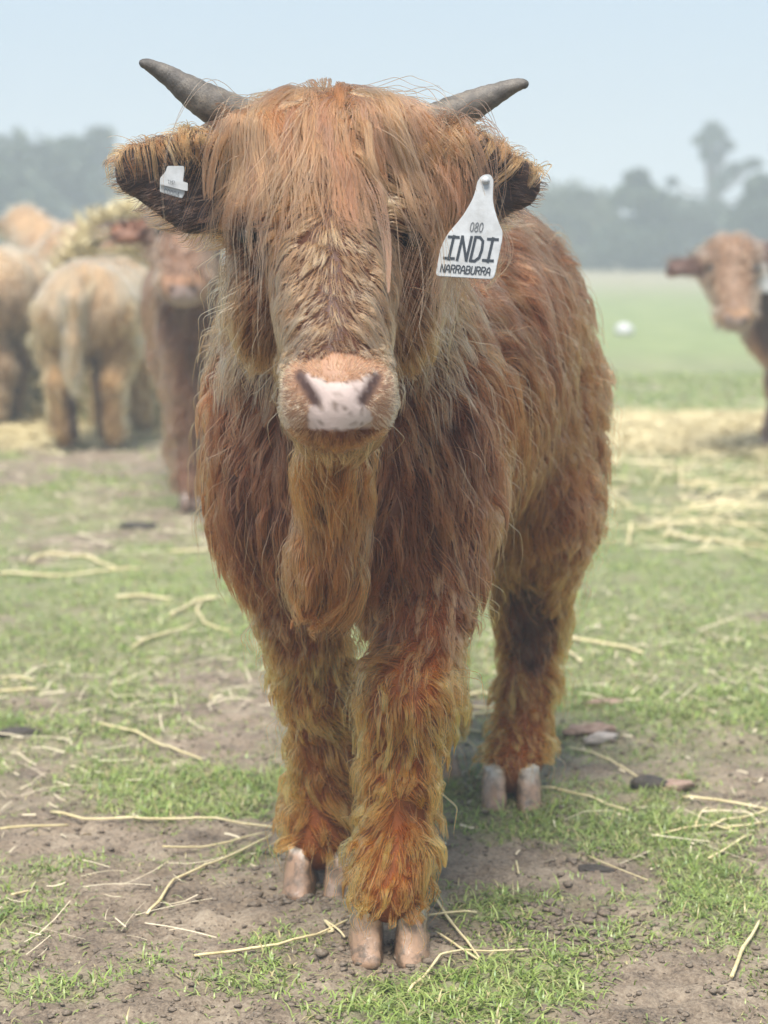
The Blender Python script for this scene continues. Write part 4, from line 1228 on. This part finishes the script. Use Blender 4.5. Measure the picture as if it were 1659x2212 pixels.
ST = [
    ([(110, 1762), (180, 1776), (300, 1782), (420, 1782), (520, 1795), (608, 1803)], .0034, 'longest straight straw stalk, running from the left towards the rear front hoof'),
    ([(0, 1800), (70, 1790), (148, 1780)], .0034, 'straw stalk at the left edge, end to end with the longest one'),
    ([(318, 1980), (345, 1955), (375, 1915), (430, 1890), (500, 1850), (586, 1812)], .0036, 'kinked straw stalk bent twice, on the mud left of the hooves'),
    ([(352, 1852), (430, 1840), (500, 1826), (572, 1810)], .0026, 'thin straight straw stalk just above the kinked one, left of the hooves'),
    ([(420, 2086), (500, 2078), (600, 2066), (680, 2040), (752, 2005)], .0034, 'straw stalk pointing at the leading hoof from the left'),
    ([(690, 2022), (720, 2030), (700, 2005), (745, 2040)], .0030, 'crumpled straw wisp between the two front hooves', ),
    ([(932, 1950), (960, 1985), (1000, 2035), (1036, 2082)], .0034, 'upper of the two crossed straws right of the leading hoof'),
    ([(940, 2028), (985, 2055), (1036, 2086)], .0030, 'lower of the two crossed straws right of the leading hoof'),
    ([(905, 1995), (960, 1988), (1030, 1985)], .0030, 'short level straw tucked behind the leading hoof, on its right'),
    ([(882, 2152), (915, 2125), (950, 2080), (1005, 2062)], .0034, 'bent straw stalk in front of the leading hoof, reaching towards the bottom edge'),
    ([(1000, 2062), (1060, 2068), (1140, 2072)], .0022, 'thin pale straw running right from the bent one near the hoof'),
    ([(1580, 2128), (1600, 2075), (1620, 2040), (1640, 1996)], .0046, 'thick upright-leaning straw stalk near the bottom right edge'),
    ([(1475, 1725), (1560, 1736), (1659, 1748)], .0040, 'uppermost straw of the loose bundle at the right edge'),
    ([(1502, 1800), (1512, 1775), (1530, 1752), (1560, 1748)], .0034, 'hooked straw at the left end of the bundle at the right edge'),
    ([(1530, 1800), (1590, 1780), (1659, 1758)], .0036, 'middle straw of the loose bundle at the right edge'),
    ([(1400, 1812), (1470, 1803), (1540, 1795), (1590, 1808)], .0028, 'straw running left out of the bundle at the right edge'),
    ([(1530, 1862), (1575, 1835), (1625, 1805)], .0034, 'short slanting straw just below the bundle at the right edge'),
    ([(1560, 1800), (1610, 1796), (1659, 1783)], .0034, 'lowest level straw of the bundle at the right edge'),
    ([(1225, 1615), (1290, 1640), (1385, 1683)], .0038, 'straight straw leading up to the dark clod beside the hind hoof'),
    ([(1130, 1716), (1200, 1715), (1300, 1738), (1365, 1748)], .0036, 'orange tinged straw lying just right of the hind hoof'),
    ([(1115, 1868), (1120, 1905)], .0030, 'tiny pale straw bit standing out on the bare mud right of the legs'),
    ([(1270, 1850), (1340, 1878), (1400, 1895)], .0018, 'faint thin straw in the grass at lower right'),
    ([(25, 1935), (65, 1918)], .0034, 'short broken straw piece at the lower left edge'),
    ([(215, 1570), (290, 1585), (360, 1615), (435, 1645)], .0042, 'long blurred straw curving across the grass left of the legs'),
    ([(0, 1495), (80, 1500)], .0055, 'pale straw blade at the left edge, level with the knees'),
    ([(0, 1468), (75, 1476)], .0040, 'fainter straw just above the one at the left edge'),
    ([(65, 1212), (110, 1200), (200, 1212), (250, 1228)], .0095, 'wide arched straw leaf far left on the grass'),
    ([(0, 1246), (120, 1248), (220, 1240), (305, 1232)], .0070, 'long pale straw under the arched leaf at far left'),
    ([(250, 1300), (310, 1300), (370, 1306)], .0070, 'short pale straw alone on the grass left of the chest'),
    ([(370, 1340), (420, 1310), (470, 1298), (440, 1300), (425, 1325), (440, 1350), (490, 1366)], .0070, 'looped straw curled like a hook beside the far front leg'),
    ([(285, 1410), (330, 1385), (400, 1365), (420, 1350)], .0060, 'wavy straw leading away from the looped one'),
    ([(1220, 1388), (1300, 1395), (1390, 1412)], .0070, 'pale straw right of the hind leg'),
    ([(1218, 1405), (1255, 1438)], .0070, 'short straw angled down beside the hind leg'),
    ([(1000, 1505), (1040, 1500), (1085, 1515)], .0070, 'arched pale straw seen between front and hind legs'),
    ([(995, 1530), (1080, 1533)], .0050, 'middle of the pale straws stacked between front and hind legs'),
    ([(995, 1549), (1070, 1547)], .0055, 'lower of the pale straws stacked between front and hind legs'),
    ([(975, 1585), (1040, 1582)], .0050, 'lowest pale straw seen just left of the hind leg'),
    ([(360, 1190), (450, 1195)], .0070, 'pale straw touching the left side of the chest'),
    ([(1380, 1140), (1500, 1130), (1659, 1142)], .0100, 'long pale straw across the grass right of the flank'),
    ([(1440, 1160), (1560, 1175), (1659, 1190)], .0090, 'second long pale straw right of the flank, below the first'),
]
for poly, r, lab in ST: stalk(poly, r * .62, lab, M_STRAW)

def ribbons(name, x, y, z, L, W, az, pitch, mat, kind='stuff', parent=None, bend=.25, origin=None):
    n = len(x)
    d = np.stack([np.cos(az) * np.cos(pitch), np.sin(az) * np.cos(pitch), np.sin(pitch)], 1)
    s = unit(np.cross(d, np.array([0, 0, 1.0]) + rng.normal(0, .35, (n, 3))))
    b = np.cross(s, d) * (rng.normal(0, bend, n) * L)[:, None]
    c = np.stack([x, y, z], 1)
    V = np.empty((n, 4, 2, 3))
    for i, t in enumerate((-.5, -.17, .17, .5)):
        p = c + d * (L * t)[:, None] + b * (t * t - .1)
        V[:, i, 0] = p - s * (W / 2)[:, None]; V[:, i, 1] = p + s * (W / 2)[:, None]
    V = V.reshape(-1, 3)
    i0 = np.arange(n) * 8
    F = np.concatenate([np.stack([i0 + 2 * k, i0 + 2 * k + 1, i0 + 2 * k + 3, i0 + 2 * k + 2], 1) for k in range(3)])
    if origin is not None: V = V - origin
    o = mesh_np(name, V, F, mat, parent)
    if kind: o['kind'] = kind
    return o

def scatter_litter():
    n = 6500
    y = 2.6 + 11 * rng.random(n) ** 1.2; x = (rng.random(n) * 2 - 1) * (.3 + .24 * y)
    d = fbm2(x, y, 1.1, 3, 77)
    k = (d > .46 - .10 * np.clip((y - 6) / 4, 0, 1)) & (rng.random(n) < np.clip((y - 2.0) / 2.2, .2, 1)); x, y = x[k], y[k]; n = len(x)
    ribbons('straw_litter', x, y, ground_h(x, y) + .006 + .012 * rng.random(n), .02 + .13 * rng.random(n) ** 2, (.0010 + .0018 * rng.random(n)) * np.clip(y / 3.4, .65, 2.4), rng.random(n) * 6.28, rng.normal(0, .08, n), M_STRAW2)
    # pale chaff and crumbs that catch the light
    n = 1500
    y = 3.0 + 7 * rng.random(n); x = (rng.random(n) * 2 - 1) * (.3 + .22 * y)
    ribbons('chaff', x, y, ground_h(x, y) + .006, .008 + .018 * rng.random(n), .0015 + .0035 * rng.random(n), rng.random(n) * 6.28, rng.normal(0, .2, n), M_STRAW2)
    # thick straw bedding spread on the right and under the herd
    for name, cx, cy, rx, ry, n in (('straw_bedding', 1.6, 7.5, 1.2, 1.7, 1500), ('straw_bedding', 1.75, 9.7, 1.3, .95, 9000), ('straw_bedding', -2.1, 9.8, 1.0, .95, 6500)):
        a, r = rng.random(n) * 6.28, np.sqrt(rng.random(n)); x, y = cx + np.cos(a) * r * rx + rng.normal(0, .15, n), cy + np.sin(a) * r * ry + rng.normal(0, .12, n)
        ribbons(name, x, y, ground_h(x, y) + .01 + .05 * rng.random(n) * (1 - r * .7), .06 + .16 * rng.random(n), .003 + .005 * rng.random(n), rng.random(n) * 6.28, rng.normal(0, .15, n), M_STRAW)
scatter_litter()

# hay heap behind the herd ---------------------------------------------------------------
M_HAY = noisy_mat('hay', (.20, .19, .075), (.44, .39, .19), scale=14, rough=.7, bump=.5)
def hay_heap(cx, cy, rx, ry, h, label, n=5200, seed=3):
    root = empty('hay_heap', (cx, cy, 0)); tag(root, label, 'hay heap')
    g = 40
    u, v = np.meshgrid(np.linspace(-1.15, 1.15, g), np.linspace(-1.15, 1.15, g), indexing='ij')
    def top(u, v, X, Y):
        rr = np.hypot(u, v)
        return h * np.clip(1 - rr ** 2.2, 0, 1) ** .75 * (.75 + .5 * fbm2(X, Y, 2.2, 3, seed)) - .02 * (rr > 1)
    X, Y = cx + u * rx, cy + v * ry
    Z = top(u, v, X, Y)
    V = np.stack([X - cx, Y - cy, Z], -1).reshape(-1, 3); i = np.arange(g * g).reshape(g, g)
    mesh_np('hay_core', V, np.stack([i[:-1, :-1], i[1:, :-1], i[1:, 1:], i[:-1, 1:]], -1).reshape(-1, 4), M_HAY, root)
    a, r = rng.random(n) * 6.28, np.sqrt(rng.random(n)) * 1.08
    u, v = np.cos(a) * r, np.sin(a) * r; x, y = cx + u * rx, cy + v * ry
    ribbons('hay_strand', x, y, np.maximum(top(u, v, x, y), 0) + .02, .10 + .22 * rng.random(n), .006 + .012 * rng.random(n), rng.random(n) * 6.28, rng.normal(-.1, .45, n), M_STRAW, 'stuff', root, origin=np.array([cx, cy, 0]))
hay_heap(-1.26, 10.35, .55, .5, 1.0, 'tall heap of pale hay behind the calf seen from behind', seed=3)
hay_heap(-2.25, 10.9, .75, .5, .30, 'low spread of hay at the left, under the pale calf', n=3000, seed=8)

# small things on the ground ------------------------------------------------------------
def lump(name, px, py, size, label, cat, mat, squash=(1, 1, .6), seed=0, amp=.35, rot=0.0):
    c = gpt(px, py)
    c[2] = ground_h(c[0], c[1])
    n1, n2 = 14, 22
    th, ph = np.meshgrid(np.linspace(0, math.pi, n1), np.linspace(0, 2 * math.pi, n2), indexing='ij')
    d = np.stack([np.sin(th) * np.cos(ph), np.sin(th) * np.sin(ph), np.cos(th)], -1).reshape(-1, 3)
    r = 1 + amp * (noise3(d + 7.3 * seed, 2.3, seed) - .5) * 2 + amp * .6 * (noise3(d + seed, 6, seed) - .5)
    V = d * r[:, None] * size * np.array(squash); V[:, 2] += size * squash[2] * .55
    cr, sr = math.cos(rot), math.sin(rot)
    V[:, :2] = V[:, :2] @ np.array([[cr, sr], [-sr, cr]])
    i = np.arange(n1 * n2).reshape(n1, n2)
    o = mesh_np(name, V, np.stack([i[:-1, :-1], i[1:, :-1], i[1:, 1:], i[:-1, 1:]], -1).reshape(-1, 4), mat); o.location = c
    tag(o, label, cat)
    return o
M_CLOD = noisy_mat('clod', (.03, .026, .022), (.075, .062, .050), scale=60, rough=.6, bump=.5)
M_DUNG = noisy_mat('dung', (.05, .04, .024), (.16, .125, .075), scale=60, rough=.65, bump=.8, dist=.01)
M_CHIP = noisy_mat('bark', (.20, .12, .085), (.36, .26, .20), scale=60, rough=.7, bump=.5)
M_PALE = noisy_mat('pale_leaf', (.34, .29, .25), (.46, .40, .35), scale=40, rough=.6, bump=.3)
M_STONE = noisy_mat('white_stone', (.42, .42, .41), (.55, .55, .54), scale=10, rough=.6, bump=.3)
lump('mud_clod', 1402, 1700, .026, 'dark smooth clod at the end of a straw right of the hind hoof', 'clod', M_CLOD, (1.3, .7, .6), 1, .15)
lump('bark_piece', 1450, 1698, .026, 'tan piece of bark beside the dark clod', 'bark', M_CHIP, (1.5, .8, .4), 2)
lump('bark_piece', 1275, 1590, .030, 'reddish brown bark chip beside the hind leg', 'bark', M_CHIP, (1.7, .8, .45), 3)
lump('dead_leaf', 1298, 1606, .022, 'curled pale leaf lying on the reddish bark chip', 'leaf', M_PALE, (1.6, .55, .5), 4, .3, .5)
lump('dead_leaf', 1305, 1520, .024, 'pinkish dry leaf on the grass farther behind the bark chip', 'leaf', M_CHIP, (1.6, .7, .35), 5)
lump('mud_clod', 1290, 1868, .020, 'small muddy clod half sunk in the bare patch at right', 'clod', M_CLOD, (1.4, .9, .4), 7)
lump('mud_clod', 40, 1588, .026, 'dark clod on the grass at the left edge', 'clod', M_CLOD, (1.6, .8, .4), 8)
lump('mud_clod', 300, 1140, .040, 'dark lump on the ground in front of the reddish calf', 'clod', M_CLOD, (1.4, .9, .35), 9)
lump('white_stone', 1348, 724, .085, 'small white round thing alone on the far green grass', 'stone', M_STONE, (1, 1, .9), 10, .1)

# ------------------------------------------------------------------ trees
M_BARK = noisy_mat('tree_bark', (.10, .085, .07), (.22, .19, .165), scale=6, rough=.85, bump=.5)
def leaf_mat(name, c1, c2):
    m, nt, b = new_mat(name)
    at = N(nt, 'ShaderNodeAttribute', attribute_name='tint')
    mx = N(nt, 'ShaderNodeMixRGB'); mx.inputs['Color1'].default_value = (*c1, 1); mx.inputs['Color2'].default_value = (*c2, 1)
    nt.links.new(at.outputs['Fac'], mx.inputs['Fac']); nt.links.new(mx.outputs[0], b.inputs['Base Color'])
    b.inputs['Roughness'].default_value = .6
    return m
M_LEAF = [leaf_mat('leaf_dark', (.028, .045, .022), (.065, .090, .042)), leaf_mat('leaf_grey', (.040, .056, .034), (.085, .105, .060)), leaf_mat('leaf_olive', (.045, .058, .024), (.10, .115, .05))]

def tree(px, top_px, Y, width_px, label, kind=0, sparse=False, seed=0, name='gum_tree', cat='tree'):
    r_ = np.random.default_rng(100 + seed)
    c = pt(px, 520, Y); c[2] = 0
    H = pt(px, top_px, Y)[2]; Wd = width_px / (2212 * FOC) * Y
    root = empty(name, c); tag(root, label, cat, 'trees along the far side of the paddock')
    th = H * (.72 if sparse else .45)
    lean = r_.normal(0, .05 if not sparse else .012, 2) * H
    q = np.array([(0, 0, -.1), (lean[0] * .2, lean[1] * .2, th * .4), (lean[0] * .6, 0, th * .75), (lean[0], 0, th)])
    V, F = tube(q, [H * .028, H * .022, H * .017, H * .012], 9)
    blobs = []
    nb = 22 if sparse else int(20 + Wd * 2.5)
    Vt, Ft, off = [V], [F], len(V)
    for i in range(nb):
        if sparse:
            z = H * (.55 + .42 * i / (nb - 1)); w = Wd * .42 * (1.2 - (i / nb) * .9)
            p = np.array([r_.normal(0, w * .65), r_.normal(0, w * .6), z]); s = np.array([.16, .16, .09]) * Wd * (1.0 if i > nb - 6 else .6) * (.6 + .7 * r_.random())
        else:
            a = r_.random() * 6.283; rad = math.sqrt(r_.random()) * Wd * .40
            z = H * (.10 + .78 * r_.random() * (1 - .45 * (rad / (Wd * .5)) ** 2))
            p = np.array([math.cos(a) * rad, math.sin(a) * rad * .8, z]); s = np.array([.23, .20, .17]) * min(Wd, H * 1.1) * (.7 + .7 * r_.random())
        if i == nb - 1:
            if not sparse: s = s * 1.25
            p = np.array([lean[0], 0, H - s[2] * .85])
        blobs.append((p, s))
        if i == nb - 1: blobs.append((p - np.array([0, 0, s[2] * 1.3]), s * 1.25))
        st = q[2] * (1 - r_.random() * .3)
        mid = (st + p) / 2 + np.array([0, 0, -.04 * H])
        V, F = tube([st, mid, p], [H * .012, H * (.010 if sparse else .007), H * (.007 if sparse else .003)], 6); Vt.append(V); Ft.append(F + off); off += len(V)
    tr = mesh_np('trunk', np.concatenate(Vt), np.concatenate(Ft), M_BARK, root)
    n = 110 if sparse else 330
    P_, T_ = [], []
    for p, s in blobs:
        d = unit(r_.normal(size=(n, 3))); rad = r_.random((n, 1)) ** .45
        P_.append(p + d * rad * s); T_.append(np.full(n, r_.random()) * .5 + .5 * r_.random(n))
    P_, T_ = np.concatenate(P_), np.concatenate(T_); n = len(P_)
    sz = (.035 if sparse else .045) * min(H, 7) * (.6 + .8 * r_.random(n))
    a = unit(r_.normal(size=(n, 3))); b = unit(np.cross(a, r_.normal(size=(n, 3))))
    V = np.stack([P_ + a * sz[:, None], P_ + b * sz[:, None] * .5, P_ - a * sz[:, None], P_ - b * sz[:, None] * .5], 1).reshape(-1, 3)
    F = np.arange(n * 4).reshape(n, 4)
    cr = mesh_np('crown', V, F, M_LEAF[kind], root, smooth=False)
    a_ = cr.data.attributes.new('tint', 'FLOAT', 'POINT'); a_.data.foreach_set('value', np.repeat(T_, 4).astype(np.float32))
    return root

TREES = [(-60, 300, 58, 240, 'broad dense tree at the far left edge of the tree line', 0, False), (60, 288, 60, 200, 'tallest dense tree of the left group', 1, False),
         (150, 300, 62, 170, 'dense dark tree at the right end of the left group', 0, False), (215, 275, 66, 150, 'thin open-crowned tree with sky showing through, right of the dense left group', 1, True),
         (265, 372, 62, 170, 'low rounded tree behind the open-crowned one', 2, False), (400, 420, 64, 220, 'low tree mostly hidden behind the near calf\'s ear', 0, False),
         (620, 410, 66, 260, 'tree hidden behind the near calf\'s head', 1, False), (860, 420, 66, 260, 'tree hidden behind the near calf\'s large ear tag', 0, False), (1050, 415, 64, 200, 'tree right behind the near calf\'s tagged ear', 2, False),
         (1235, 392, 62, 170, 'olive flat-topped tree just right of the near calf', 2, False), (1372, 368, 60, 130, 'pointed dark tree in the middle of the right tree line', 0, False),
         (1440, 415, 62, 150, 'low dark tree right of the pointed one', 1, False), (1540, 425, 63, 170, 'low grey-green tree under the tall bare-stemmed gum', 1, False),
         (1532, 268, 72, 120, 'tall thin gum tree with a tufted top rising above the others', 0, True), (1650, 378, 58, 140, 'dense tree at the right edge of the tree line', 0, False), (1760, 390, 60, 200, 'tree just outside the right edge', 1, False)]
for i, (px, tp, Y, w, lab, k, sp) in enumerate(TREES): tree(px, tp, Y * .86, w * 1.15, lab, k, sp, i)
tree(0, 470, 30, 95, 'dark low bush at the left edge behind the pale calf', 0, False, 40, 'bush', 'bush')

# ------------------------------------------------------------------ morning haze
def haze(density):
    V = np.array([(x, y, z) for x in (-290, 290) for y in (-30, 400) for z in (-1.2, 8.6)], float)
    F = np.array([(0, 1, 3, 2), (4, 6, 7, 5), (0, 4, 5, 1), (2, 3, 7, 6), (0, 2, 6, 4), (1, 5, 7, 3)])
    m = bpy.data.materials.new('haze_air'); m.use_nodes = True; nt = m.node_tree; nt.nodes.clear()
    out = N(nt, 'ShaderNodeOutputMaterial'); v = N(nt, 'ShaderNodeVolumePrincipled')
    v.inputs['Density'].default_value = density; v.inputs['Color'].default_value = (.62, .68, .73, 1); v.inputs['Anisotropy'].default_value = 0.0
    nt.links.new(v.outputs[0], out.inputs['Volume'])
    o = mesh_np('haze', V, F, m, smooth=False); tag(o, kind='stuff')
haze(0.012)
